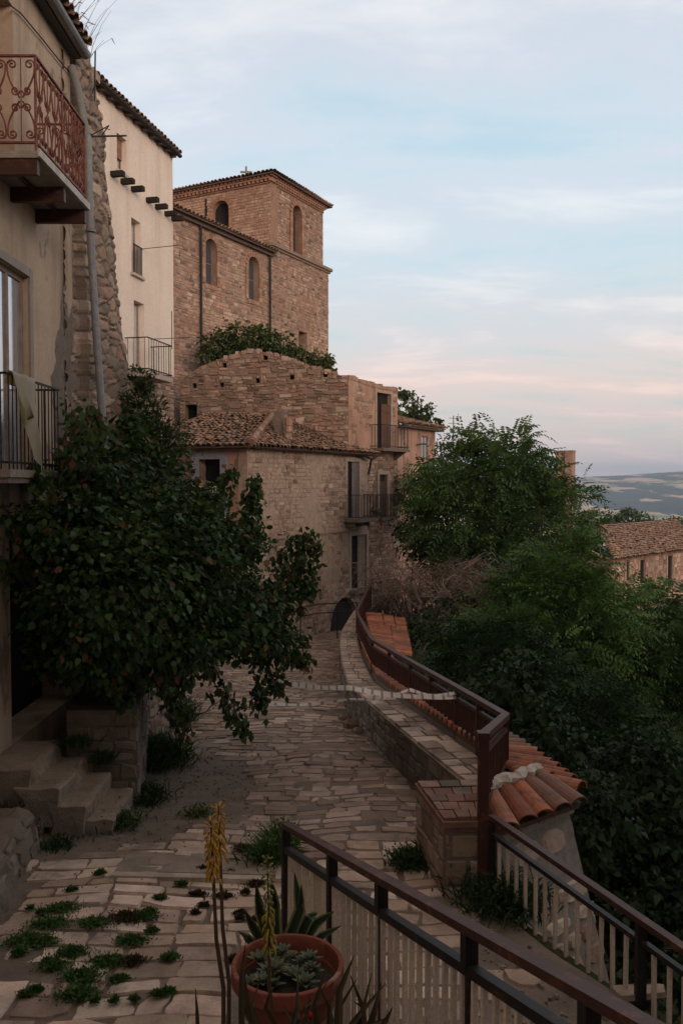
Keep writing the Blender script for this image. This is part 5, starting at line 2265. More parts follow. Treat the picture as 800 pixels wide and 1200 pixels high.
# ================================================================== POT AND FOREGROUND PLANTS
def foreground():
    c = at(337, 1128, 3.7)
    c.z -= .0
    t = thing('flower_pot', 'large terracotta flower pot on the stone block beside the cream fence', 'flower pot', (c.x, c.y, -2.54))
    mb = MB()
    r = .248
    zb = -2.54 - c.z
    prof = [(.0, zb), (r * .62, zb), (r * .70, zb * .6), (r * .86, -.075), (r * .88, -.07), (r * 1.0, -.066), (r * 1.0, -.004), (r * .985, 0), (r * .92, 0), (r * .905, -.012), (r * .86, -.10), (r * .84, -.18)]
    mb.lathe(c, prof, 40, (.21, .060, .038))
    mb.build('pot', M['clay'], t, smooth=False)
    s = MB()
    s.lathe(c, [(r * .85, -.09), (r * .4, -.075), (0, -.07)], 24, (.045, .032, .025))
    s.build('soil', M['dirt'], t)
    # succulent rosettes
    su = MB()
    for k in range(26):
        a, rr = R(0, 6.28), r * .62 * math.sqrt(R(0, 1))
        q = Vector((c.x - .03 + rr * math.cos(a), c.y - .02 + rr * math.sin(a), c.z - .07 + R(0, .05)))
        sz = R(.035, .07)
        for i in range(15):
            b = i * 2.4
            el = .25 + .9 * i / 15
            d = Vector((math.cos(b) * math.cos(el), math.sin(b) * math.cos(el), math.sin(el)))
            L = sz * (1.1 - .4 * i / 15)
            su.blade([q, q + d * L * .5, q + d * L], [sz * .25, sz * .42, .004], Vector((0, 0, 1)) + d * .1, jit((.115, .145, .105) if R(0, 1) < .75 else (.17, .15, .07), .2))
    tag(su.build('succulent', M['fleshy'], origin=(c.x, c.y, c.z - .08)), 'grey green succulent rosettes filling the terracotta pot', 'succulent')
    # variegated agave behind the pot
    ag = MB()
    leaves = [((331, 1120), (352, 1065), (345, 1022), .062), ((338, 1120), (352, 1070), (353, 1036), .05), ((320, 1118), (306, 1070), (300, 1034), .06), ((316, 1118), (297, 1085), (287, 1066), .05),
              ((345, 1118), (372, 1080), (391, 1068), .05), ((340, 1120), (362, 1075), (372, 1070), .055), ((325, 1120), (322, 1060), (318, 1030), .055), ((312, 1118), (290, 1098), (279, 1090), .045),
              ((348, 1120), (378, 1095), (399, 1085), .04)]
    for (p0, p1, p2, w) in leaves:
        A, B, D = at(*p0, 4.12), at(*p1, 4.12 + R(-.06, .06)), at(*p2, 4.1 + R(-.12, .12))
        pts = [A, A.lerp(B, .5), B, B.lerp(D, .5), D]
        nr = Vector((R(-.3, .3), -1, R(0, .3)))
        ws = [w * .7, w, w * .95, w * .62, .004]
        ag.blade([p - Vector((0, .004, 0)) * 0 for p in pts], ws, nr, (.20, .21, .10), .2)
        ag.blade([p - Vector((0, .005, 0)) for p in pts], [x * .62 for x in ws], nr, (.028, .048, .026), .3)
    tag(ag.build('agave', M['fleshy'], origin=(at(330, 1120, 4.12).x, 4.12, -2.54)), 'dark agave with pale leaf margins behind the terracotta pot', 'agave')
    # yellow aloe flowers
    heads = [((262, 1215), (250, 1025), (247, 962), 3.25, 62, (.36, .185, .022), 'tall orange yellow aloe flower spike left of the pot, slightly lower one'),
             ((268, 1215), (258, 1000), (256, 944), 3.4, 54, (.38, .19, .022), 'tallest orange yellow aloe flower spike left of the pot'),
             ((316, 1215), (316, 1112), (313, 1002), 3.3, 66, (.26, .20, .03), 'greenish yellow aloe flower spike in front of the terracotta pot')]
    for (b, m, e, Y, n, col, lab) in heads:
        th = thing('aloe_flower', lab, 'flower', tuple(at(*b, Y)), 'aloe flower spikes')
        B, Mm, E = at(*b, Y), at(*m, Y), at(*e, Y)
        st = MB()
        st.tube([B, B.lerp(Mm, .3) + Vector((.012, 0, 0)), B.lerp(Mm, .6) + Vector((-.004, 0, 0)), Mm, E], [.010, .009, .008, .0065, .003], 6, (.075, .048, .03))
        st.build('stalk', M['fleshy'], th)
        fl = MB()
        for k in range(n):
            f = (k / n)
            p = Mm.lerp(E, f)
            a = k * 2.4
            d = Vector((math.cos(a), math.sin(a), 0))
            L = .046 * (1 - .5 * f) * R(.8, 1.15)
            if 'greenish' in lab:
                L *= (1.0 if f < .45 else .62)
            dn = -.9 if f < .7 else (.2 if f > .88 else -.4)
            q = p + d * .010
            e2 = q + (d * R(.3, .6) + Vector((R(-.12, .12), R(-.12, .12), dn))).normalized() * L
            cc = jit(col, .25) if not ('greenish' in lab and f > .45) else jit((.19, .19, .045), .25)
            fl.tube([q, q.lerp(e2, .5) + d * .004, e2], [.0024, .0050, .0026], 5, cc)
        fl.build('blossoms', M['fleshy'], th)
    # spiky aloe at the bottom edge
    al = MB()
    spikes = [((284, 1215), (283, 1150), (288, 1103), .022), ((300, 1215), (288, 1160), (284, 1130), .022), ((395, 1215), (397, 1160), (415, 1119), .03), ((402, 1215), (420, 1190), (452, 1152), .022),
              ((418, 1215), (425, 1180), (410, 1142), .02), ((428, 1215), (438, 1185), (447, 1150), .026), ((232, 1215), (231, 1185), (229, 1158), .014), ((375, 1215), (368, 1180), (383, 1130), .022),
              ((440, 1215), (452, 1195), (460, 1180), .02), ((340, 1215), (352, 1195), (348, 1175), .02), ((380, 1215), (388, 1195), (384, 1172), .022), ((355, 1215), (345, 1200), (333, 1180), .02),
              ((410, 1215), (436, 1200), (456, 1192), .02)]
    spikes += [((298 + k * 13 + R(-6, 6), 1215), (296 + k * 13 + R(-14, 14), 1180), (290 + k * 14 + R(-18, 18), 1150 + R(-16, 26)), R(.014, .022)) for k in range(11)]
    for (p0, p1, p2, w) in spikes:
        Y = 2.9 + R(-.12, .12)
        A, B, D = at(*p0, Y), at(*p1, Y), at(*p2, Y + R(-.05, .05))
        al.blade([A, A.lerp(B, .5), B, B.lerp(D, .55), D], [w, w, w * .8, w * .45, .002], Vector((R(-.3, .3), -1, .2)), jit((.055, .042, .026), .25), .35)
    tag(al.build('aloe_plant', M['fleshy'], origin=tuple(at(370, 1215, 2.9))), 'brownish spiky aloe leaves at the lower edge in front of the pot', 'aloe')
    rd = MB()
    q = at(361, 1196, 3.0)
    for k in range(14):
        a = k * 2.4
        d = Vector((math.cos(a) * .7, math.sin(a) * .7, .6 + .03 * k)).normalized()
        rd.blade([q, q + d * .018, q + d * .03], [.006, .02, .006], Vector((0, -.3, 1)), jit((.42, .018, .018), .2))
    rd.tube([q, at(361, 1225, 3.0)], .004, 5, (.04, .06, .03))
    tag(rd.build('red_flower', M['fleshy'], origin=tuple(q)), 'small bright red flower below the terracotta pot', 'flower')
    # low leafy filler under the pot (sedum)
    q, cc = tuft((c.x + .05, 3.25, -2.50), 260, .14, .13, [(.07, .06, .03), (.05, .055, .025), (.14, .10, .03)], width=.02)
    tag(np_mesh('sedum', q, 4, cc, M['fleshy']), 'low yellowish sedum leaves at the base of the pot', 'plant')


foreground()


# ================================================================== SHRUBS ON THE STREET
def street_plants():
    # large shrub over the doorway
    foot = (-2.75, 10.6, -2.62)
    t = thing('leafy_shrub', 'large dark leafy shrub overhanging the steps and the street', 'shrub', foot)
    blobs = [pblob(85, 625, 9.5, 52, 58, .6), pblob(120, 570, 10.2, 48, 48, .6), pblob(120, 690, 9.5, 80, 88, .8), pblob(185, 650, 10.4, 78, 88, .9), pblob(225, 610, 11.2, 34, 44, .6), pblob(245, 670, 11.4, 62, 70, .9),
             pblob(262, 725, 11.6, 58, 54, .9), pblob(205, 745, 10.6, 80, 50, .8), pblob(300, 712, 12.0, 34, 34, .6), pblob(105, 765, 9.7, 66, 44, .6), pblob(310, 755, 11.9, 26, 22, .5),
             pblob(48, 620, 9.2, 24, 28, .3), pblob(88, 545, 10.0, 22, 34, .4), pblob(285, 640, 11.8, 20, 26, .4), pblob(150, 525, 11.0, 34, 44, .5), pblob(198, 565, 11.4, 32, 40, .5)]
    o, cc = broad_crown('foliage', blobs, 38000, t, .072, [(.024, .050, .015), (.033, .067, .018), (.056, .098, .027), (.018, .036, .013)], 34, .3, (.12, .06, .025), .05, .3, wr=.95, hexa=True)
    # hanging sprays
    sp = [[(200, 770), (212, 820), (216, 868)], [(235, 770), (262, 820), (292, 858)], [(250, 780), (275, 830), (286, 862)], [(320, 660), (350, 645), (375, 640)], [(318, 690), (345, 690), (368, 680)],
          [(290, 640), (292, 600), (296, 570)], [(320, 770), (340, 765), (356, 768)], [(180, 770), (196, 810), (206, 838)], [(300, 790), (306, 815), (303, 828)], [(60, 620), (30, 625), (8, 602)],
          [(60, 670), (28, 668), (6, 658)], [(130, 790), (140, 815), (148, 832)], [(310, 690), (340, 672), (378, 632)], [(315, 700), (345, 700), (372, 690)], [(290, 610), (296, 580), (300, 560)], [(250, 600), (262, 570), (272, 548)], [(320, 740), (345, 742), (360, 752)], [(325, 760), (350, 772), (362, 778)], [(60, 580), (48, 560), (34, 556)], [(110, 540), (100, 512), (92, 494)], [(315, 780), (322, 800), (330, 808)], [(265, 640), (262, 600), (258, 570)], [(70, 560), (100, 510), (84, 490)], [(310, 720), (335, 715), (352, 712)],
          [(285, 650), (300, 630), (300, 590)], [(325, 660), (352, 665), (372, 660)], [(325, 650), (348, 630), (366, 628)], [(330, 670), (355, 680), (362, 692)], [(110, 530), (118, 500), (108, 478)]]
    qs, cs = [], []
    tw = MB()
    for k, pts in enumerate(sp):
        Y = np.interp(pts[0][0], [50, 120, 200, 260, 320], [9.2, 9.5, 10.2, 11.2, 12.2])
        P = [at(px, py, Y + i * .12 * (1 if pts[0][0] > 100 else 0)) for i, (px, py) in enumerate(pts)]
        tw.tube([P[0], P[0].lerp(P[1], .6), P[1], P[2]], [.012, .010, .007, .003], 4, (.06, .045, .03))
        n = 95
        for i in range(n):
            f = R(.05, 1.0)
            p = P[0].lerp(P[1], f * 2) if f < .5 else P[1].lerp(P[2], f * 2 - 1)
            p = np.array(p) + RNG.normal(size=3) * .07 * (1.2 - .5 * f)
            d = unit(RNG.normal(size=3) * .7 + np.array([0, -.2, -.9]))
            qs.append(leaf_quads(p[None], d[None], unit(RNG.normal(size=(1, 3)) + np.array([[0, -1.0, .4]])), [R(.075, .13)], [R(.06, .095)], .1))
            cc_ = np.array([(.026, .052, .017), (.036, .070, .02), (.052, .085, .026)][random.randrange(3)]) * R(.7, 1.3)
            if R(0, 1) < .08:
                cc_ = np.array((.12, .06, .025))
            cs.append(cc_)
    np_mesh('hanging_sprays', np.concatenate(qs, 0), 4, np.array(cs), M['leaf'], t)
    for c_ in cc[RNG.choice(len(cc), 26, replace=False)]:
        e = Vector(c_.tolist())
        f0 = Vector(foot) + Vector((R(-.12, .12), R(-.2, .2), 0))
        m = f0.lerp(e, .45) + Vector((0, 0, .35))
        tw.tube([f0, f0.lerp(m, .5) + Vector((R(-.1, .1), R(-.1, .1), .15)), m, e], [.045, .034, .024, .006], 5, jit((.085, .065, .05), .2))
    tw.build('stems', M['bark'], t)
    # taller fine-leaved conifer-like shrub behind it
    foot = (at(170, 700, 12.7).x, 12.7, street_z(12.7))
    t = thing('upright_shrub', 'upright fine leaved dark green shrub below the cream house', 'shrub', foot)
    bl = [pblob(166, 445, 12.7, 13, 20), pblob(168, 480, 12.7, 25, 34), pblob(176, 520, 12.6, 36, 40), pblob(168, 570, 12.5, 44, 48), pblob(178, 630, 12.5, 46, 60), pblob(172, 700, 12.5, 40, 60)]
    broad_crown('foliage', bl, 19000, t, .08, [(.034, .056, .022), (.050, .072, .028), (.024, .042, .018)], 14, .3, (.10, .06, .03), .04, .1, wr=.42, down=-.6)
    limbs(foot, np.array([b[0] for b in bl]), t, .06, 5, name='stem')
    # pale creeper beside the pipe and on the lower corner
    for (pts, Y, lab) in (([(75, 575), (82, 520), (86, 480)], 11.2, 'pale creeper spray climbing the ochre wall below the drainpipe'), ([(212, 600), (222, 540), (216, 505)], 16.5, 'light green creeper tip rising above the big shrub')):
        P = [at(px, py, Y) for px, py in pts]
        tt = thing('creeper', lab, 'creeper', tuple(P[0]))
        m = MB()
        m.tube(P, [.01, .008, .004], 4, (.07, .05, .035))
        m.build('stem', M['bark'], tt)
        n = 170
        f = RNG.random(n)
        pp = np.array([list(P[0].lerp(P[1], x * 2) if x < .5 else P[1].lerp(P[2], x * 2 - 1)) for x in f]) + RNG.normal(size=(n, 3)) * .1
        d = unit(RNG.normal(size=(n, 3)) + np.array([0, -.3, -.4]))
        q = leaf_quads(pp, d, unit(RNG.normal(size=(n, 3)) + np.array([0, -1, .5])), RNG.uniform(.06, .12, n), RNG.uniform(.04, .08, n), .1)
        np_mesh('leaves', q, 4, np.array([(.055, .075, .03)]) * RNG.uniform(.6, 1.3, (n, 1)), M['leaf'], tt)
    # weeds in clumps: name, label, px,py, blade count, height, spread, kind
    cl = [(318, 1015, 420, .36, .10, BRGREEN, 'feathery green weed growing behind the end of the cream fence'),
          (330, 1000, 180, .42, .05, BRGREEN, 'upright green weed stalk touching the first fence post'),
          (482, 1020, 520, .20, .10, GREEN, 'round green weed cushion on the paving beside the pillar'),
          (590, 1075, 900, .30, .16, DKGREEN, 'dark weedy plant between the pillar and the thin bar fence'),
          (132, 975, 420, .20, .14, GREEN, 'green weed spilling from the lowest stone step'),
          (88, 968, 160, .12, .07, DKGREEN, 'small dark weed under the second stone step'),
          (68, 1000, 160, .10, .09, DKGREEN, 'low dark weed beside the cement ledge'),
          (182, 900, 1400, .55, .20, DKGREEN, 'tall dark weeds along the planter wall right of the steps'),
          (170, 945, 500, .28, .14, DKGREEN, 'leafy weed at the street corner of the planter wall'),
          (190, 850, 1300, .7, .24, DKGREEN, 'tangle of tall weeds under the shrub at the street edge'),
          (232, 960, 120, .14, .07, OLIVE, 'sparse weed on bare earth left of the paving')]
    for (px, py, n, h, s, pal, lab) in cl:
        Y = 2870 / (py - 655)
        p = at(px, py, Y)
        z = street_pt(p.x, p.y, 0).z
        q, cc_ = tuft((p.x, p.y, z), n, h, s, pal, width=.016)
        # broad little leaves on the stems
        m = n
        pp = np.array([p.x, p.y, z]) + np.concatenate([RNG.normal(size=(m, 2)) * s, RNG.random((m, 1)) * h * .8], 1)
        q2 = leaf_quads(pp, unit(RNG.normal(size=(m, 3)) + [0, 0, .3]), unit(RNG.normal(size=(m, 3)) + [0, 0, 1]), RNG.uniform(.02, .05, m), RNG.uniform(.014, .03, m), .1)
        c2 = np.array(pal)[RNG.integers(0, len(pal), m)] * RNG.uniform(.7, 1.4, (m, 1))
        tag(np_mesh('weed', np.concatenate([q, q2]), 4, np.concatenate([cc_, c2]), M['leaf'], origin=(p.x, p.y, z)), lab, 'weed', 'weeds on the street')
    # plant on top of the steps
    for (p, n, h, s, lab) in (((-2.98, 9.58, -3.0), 260, .2, .07, 'weed tuft behind the second stone step'), ((-2.72, 9.6, -3.2), 200, .22, .05, 'weed tuft behind the third stone step'), ((-3.35, 8.45, -3.3), 160, .1, .1, 'dry brown weed on the end of the cement ledge')):
        q, cc_ = tuft(p, n, h, s, DKGREEN if 'dry' not in lab else [(.07, .05, .035)], width=.018)
        tag(np_mesh('weed', q, 4, cc_, M['leaf'], origin=p), lab, 'weed', 'weeds on the steps')
    # low ground cover creeping in the joints
    qs, cs = [], []
    spots = [(70, 1080, .20), (58, 1098, .22), (30, 1117, .20), (48, 1120, .16), (110, 1098, .16), (150, 1090, .20), (170, 1088, .14), (178, 1105, .06), (155, 1117, .16), (128, 1142, .18), (85, 1132, .16), (62, 1148, .13),
             (98, 1160, .18), (92, 1180, .18), (155, 1142, .12), (140, 1165, .08), (232, 1058, .09), (270, 1030, .13), (300, 1045, .10), (200, 1140, .08), (198, 1185, .05), (262, 1060, .1), (238, 1028, .08), (285, 1000, .12)]
    for k in range(26):
        spots.append((R(20, 300), R(1030, 1195), R(.03, .07)))
    for (px, py, s) in spots:
        Y = 2870 / (py - 655)
        p = at(px, py, Y)
        s *= .72
        n = int(4600 * s)
        b = np.concatenate([RNG.normal(size=(n, 1)) * s * .62, RNG.normal(size=(n, 1)) * s * .42], 1)
        x, y = p.x + b[:, 0], p.y + b[:, 1]
        z = np.array([street_pt(a, c, .02).z for a, c in zip(x, y)])
        bb = np.stack([x, y, z], 1)
        hh = np.exp(-(b ** 2).sum(1) / (s * s * .5))
        d = unit(np.concatenate([RNG.normal(size=(n, 2)) * .8, np.ones((n, 1)) * .8], 1))
        L = RNG.uniform(.02, .05, n) * (.6 + hh * .8)
        q = leaf_quads(bb, d, unit(RNG.normal(size=(n, 3)) + [0, 0, .6]), L, L * .42, .1)
        brown = px > 220 or (px, py) in ((150, 1090), (155, 1142))
        pal = np.array([(.055, .030, .020), (.035, .034, .016)] if brown else [(.048, .100, .026), (.062, .120, .032), (.036, .074, .022)])
        qs.append(q)
        cs.append(pal[RNG.integers(0, len(pal), n)] * RNG.uniform(.7, 1.35, (n, 1)))
    o = np_mesh('grass', np.concatenate(qs), 4, np.concatenate(cs), M['leaf'])
    o['kind'] = 'stuff'


street_plants()


# ================================================================== TREES
def gz(px, py, Y):
    p = at(px, py, Y)
    return (p.x, p.y, ground_z(p.x, p.y))


def trees():
    tree('tree_of_heaven', 'tall feathery dark green tree standing beside the annexe house', 'tree', gz(585, 700, 30),
         [pblob(590, 530, 30, 50, 28), pblob(560, 560, 30, 65, 40), pblob(610, 568, 30.5, 48, 36), pblob(545, 610, 29.5, 60, 50), pblob(620, 605, 30, 75, 45), pblob(666, 588, 31, 36, 24), pblob(580, 650, 29, 70, 45)],
         2900, flen=.85, leaf=.2, pairs=6, pal=[(.052, .100, .028), (.080, .132, .036), (.034, .064, .021)], r0=.18, clump=14)
    tree('tree_of_heaven', 'bright green feathery tree in front of the far tiled house', 'tree', gz(665, 850, 23.5),
         [pblob(665, 665, 23.5, 52, 30), pblob(640, 700, 23.5, 60, 40), pblob(690, 720, 23, 62, 45), pblob(640, 760, 22.5, 70, 45), pblob(710, 780, 22.5, 55, 40), pblob(600, 740, 22.5, 40, 40)],
         2700, flen=.75, leaf=.17, pairs=6, pal=[(.068, .135, .034), (.092, .165, .042), (.044, .086, .026)], r0=.14, clump=14)
    tree('tree_of_heaven', 'dark feathery tree low beside the brown railing', 'tree', gz(590, 950, 17.5),
         [pblob(580, 780, 17.5, 60, 42), pblob(640, 830, 17, 75, 55), pblob(690, 870, 16.5, 70, 60), pblob(600, 860, 17, 60, 55)],
         2500, flen=.62, leaf=.14, pairs=6, pal=[(.020, .043, .015), (.030, .060, .018), (.014, .029, .012)], r0=.12, clump=14)
    tree('tree_of_heaven', 'dark feathery tree at the right edge below the far house', 'tree', gz(780, 950, 24),
         [pblob(775, 720, 25, 60, 28), pblob(790, 760, 24, 70, 50), pblob(750, 800, 23.5, 60, 50), pblob(800, 840, 23, 60, 60)],
         2100, flen=.72, leaf=.17, pairs=6, pal=[(.040, .080, .025), (.056, .102, .030), (.028, .054, .019)], r0=.14, clump=14)
    tree('broadleaf_tree', 'shadowy broad tree crown at the lower right corner beyond the thin bar fence', 'tree', gz(760, 1150, 14),
         [pblob(740, 950, 14, 75, 60), pblob(800, 1000, 13.5, 70, 80), pblob(730, 1050, 13, 60, 60), pblob(790, 1110, 12.5, 60, 60)],
         7500, 'broad', size=.16, pal=[(.018, .036, .013), (.026, .050, .017), (.013, .026, .010)], clump=24, r0=.12)
    tree('broadleaf_tree', 'dark broad tree between the ruin and the tall feathery tree', 'tree', gz(510, 720, 34),
         [pblob(515, 570, 34, 30, 34), pblob(505, 620, 33, 36, 40), pblob(530, 650, 33, 34, 36), pblob(540, 540, 35, 24, 24)],
         5200, 'broad', size=.2, pal=[(.036, .064, .022), (.050, .080, .028), (.026, .046, .018)], clump=22, r0=.13)
    tree('small_tree', 'small light green tree rising behind the annexe roof', 'tree', gz(485, 560, 47),
         [pblob(476, 474, 47, 15, 17), pblob(492, 488, 47, 17, 14), pblob(506, 497, 46, 10, 9), pblob(480, 500, 47, 20, 14), pblob(470, 462, 47, 8, 6)],
         1500, 'broad', size=.26, pal=[(.062, .095, .032), (.080, .112, .040), (.045, .070, .026)], clump=14, shell=.3, r0=.1)
    tree('shrub', 'leafy green shrub sprouting beside the church pipe over the ruin gable', 'shrub', (at(285, 420, 38).x, 38, ground_z(at(285, 420, 38).x, 38)),
         [pblob(255, 408, 38.2, 22, 18), pblob(290, 397, 38.2, 30, 17), pblob(322, 402, 38.2, 24, 14), pblob(345, 412, 38, 16, 9), pblob(300, 412, 38, 34, 12), pblob(240, 420, 38, 10, 10)],
         3600, 'broad', size=.2, pal=[(.060, .090, .028), (.085, .105, .034), (.045, .070, .024)], clump=18, shell=.3, r0=.06, nl=8)
    tree('shrub', 'yellowish shrub on the right slope of the ruin gable', 'shrub', (at(372, 425, 38.5).x, 38.5, ground_z(at(372, 425, 38.5).x, 38.5)),
         [pblob(372, 422, 38.6, 17, 9), pblob(385, 429, 38.5, 9, 5)], 700, 'broad', size=.17, pal=OLIVE, clump=14, shell=.3, r0=.04, nl=4)
    tree('shrub', 'green shrub against the foot of the dead vines by the lean-to', 'shrub', gz(505, 730, 25),
         [pblob(500, 735, 26, 30, 18), pblob(530, 760, 24, 40, 30), pblob(545, 720, 25, 34, 28), pblob(480, 745, 26, 20, 12)], 2300, 'broad', size=.15, pal=DKGREEN, clump=22, r0=.05, nl=6)
    tree('shrub', 'olive creeper mass climbing the lower wall of the ruin', 'shrub', (at(478, 600, 37).x, 37.0, -7.6),
         [pblob(480, 575, 38, 20, 24, .5), pblob(497, 600, 37, 16, 26, .6), pblob(437, 600, 35.4, 8, 6, .2)], 1500, 'broad', size=.16, pal=[(.075, .070, .030), (.095, .082, .036), (.055, .058, .024)], clump=12, shell=.3, r0=.04, nl=8)
    tree('shrub', 'dark thicket on the slope under the brown railing corner', 'shrub', gz(640, 960, 12.5),
         [pblob(640, 860, 13.5, 45, 45), pblob(700, 960, 12, 40, 60), pblob(600, 800, 15, 45, 35), pblob(760, 900, 14, 50, 50)], 4600, 'broad', size=.13, pal=[(.017, .034, .012), (.024, .046, .016)], clump=24, r0=.06, nl=8)
    # trees behind the far house
    tree('far_tree', 'rounded green tree behind the roof of the far tiled house', 'tree', gz(735, 650, 85), [pblob(735, 612, 85, 22, 17), pblob(722, 620, 85, 22, 12), pblob(752, 622, 85, 14, 12)],
         1600, 'broad', size=.42, pal=[(.045, .075, .028), (.060, .092, .034)], clump=16, r0=.2, nl=6)
    tree('far_tree', 'pale green treetop at the right edge behind the far house', 'tree', gz(782, 650, 80), [pblob(780, 624, 80, 30, 14), pblob(800, 618, 80, 20, 14), pblob(765, 632, 80, 18, 9)],
         1500, 'broad', size=.40, pal=[(.055, .085, .032), (.075, .100, .040)], clump=16, r0=.2, nl=6)
    tree('far_tree', 'dark treetop left of the far house beyond the feathery trees', 'tree', gz(705, 650, 66), [pblob(700, 612, 66, 22, 13), pblob(690, 630, 64, 25, 16)],
         1200, 'broad', size=.34, pal=GREEN, clump=16, r0=.18, nl=6)
    # dead vines
    labs = ['tangle of bare grey dead vines over the wall by the lantern', 'bare dead branches leaning over the small lean-to roof', 'brown dead brushwood beside the tall feathery tree']
    sets = [((462, 705, 30), 62, 55, 48), ((505, 690, 27.5), 70, 70, 44), ((570, 700, 25), 60, 52, 44)]
    for lab, ((px, py, Y), n, rx, ry) in zip(labs, sets):
        b = at(px, py + ry, Y)
        t = MB()
        for k in range(n):
            s = at(px + R(-rx, rx) * .5, py + ry * R(.3, 1), Y + R(-.8, .8))
            e = at(px + R(-rx, rx), py - ry * R(-.3, 1), Y + R(-1, 1))
            m1 = s.lerp(e, .35) + Vector((R(-.5, .5), R(-.4, .4), R(-.1, .7)))
            m2 = s.lerp(e, .7) + Vector((R(-.5, .5), R(-.4, .4), R(0, .6)))
            w = R(.012, .042)
            col = jit((.19, .14, .115) if k % 4 else (.31, .245, .195), .35)
            t.tube([s, m1, m2, e, e + Vector((R(-.4, .5), R(-.2, .2), R(-.7, -.1)))], [w, w * .85, w * .65, w * .4, .004], 4, col, cap=False)
            for j in range(5):
                q = m1.lerp(e, R(0, 1))
                t.tube([q, q + Vector((R(-.5, .5), R(-.3, .3), R(-.4, .4))), q + Vector((R(-.8, .8), R(-.4, .4), R(-.8, .5)))], [w * .4, w * .25, .003], 3, col, cap=False)
        t.tube([b, (b.x, b.y, ground_z(b.x, b.y) - .1)], .05, 5, (.12, .09, .07))
        tag(t.build('dead_vine', M['bark']), lab, 'vine', 'dead vines')


trees()


# ground cover under the trees (uncountable)
def ground_cover():
    n = 26000
    y = RNG.uniform(5, 46, n)
    s = .9 + RNG.random(n) ** 1.4 * 20
    x = np.array([xp(v) for v in y]) + s
    z = np.array([ground_z(a, b) for a, b in zip(x, y)])
    p = np.stack([x, y, z + RNG.random(n) * .5], 1)
    d = unit(np.concatenate([RNG.normal(size=(n, 2)), np.abs(RNG.normal(size=(n, 1))) + .4], 1))
    L = RNG.uniform(.12, .34, n)
    q = leaf_quads(p, d, unit(RNG.normal(size=(n, 3)) + [0, 0, 1]), L, L * .5, .2)
    c = np.array(DKGREEN)[RNG.integers(0, 3, n)] * RNG.uniform(.5, 1.2, (n, 1))
    o = np_mesh('undergrowth', q, 4, c, M['leaf'])
    o['kind'] = 'stuff'
    # distant woods, one mass
    n = 9000
    r = RNG.uniform(85, 400, n)
    a = RNG.uniform(.08, .62, n)
    x, y = r * np.sin(a), r * np.cos(a)
    z = np.array([ground_z(p_, q_) for p_, q_ in zip(x, y)])
    p = np.stack([x, y, z + RNG.random(n) * 3.5], 1)
    d = unit(np.concatenate([RNG.normal(size=(n, 2)), np.abs(RNG.normal(size=(n, 1))) + .2], 1))
    L = RNG.uniform(.8, 1.9, n) * (r / 200 + .4)
    q = leaf_quads(p, d, unit(RNG.normal(size=(n, 3)) + [0, 0, 1]), L, L * .7, .2)
    c = np.array(GREEN)[RNG.integers(0, 4, n)] * RNG.uniform(.6, 1.3, (n, 1))
    o = np_mesh('distant_woods', q, 4, c, M['leaf'])
    o['kind'] = 'stuff'


ground_cover()


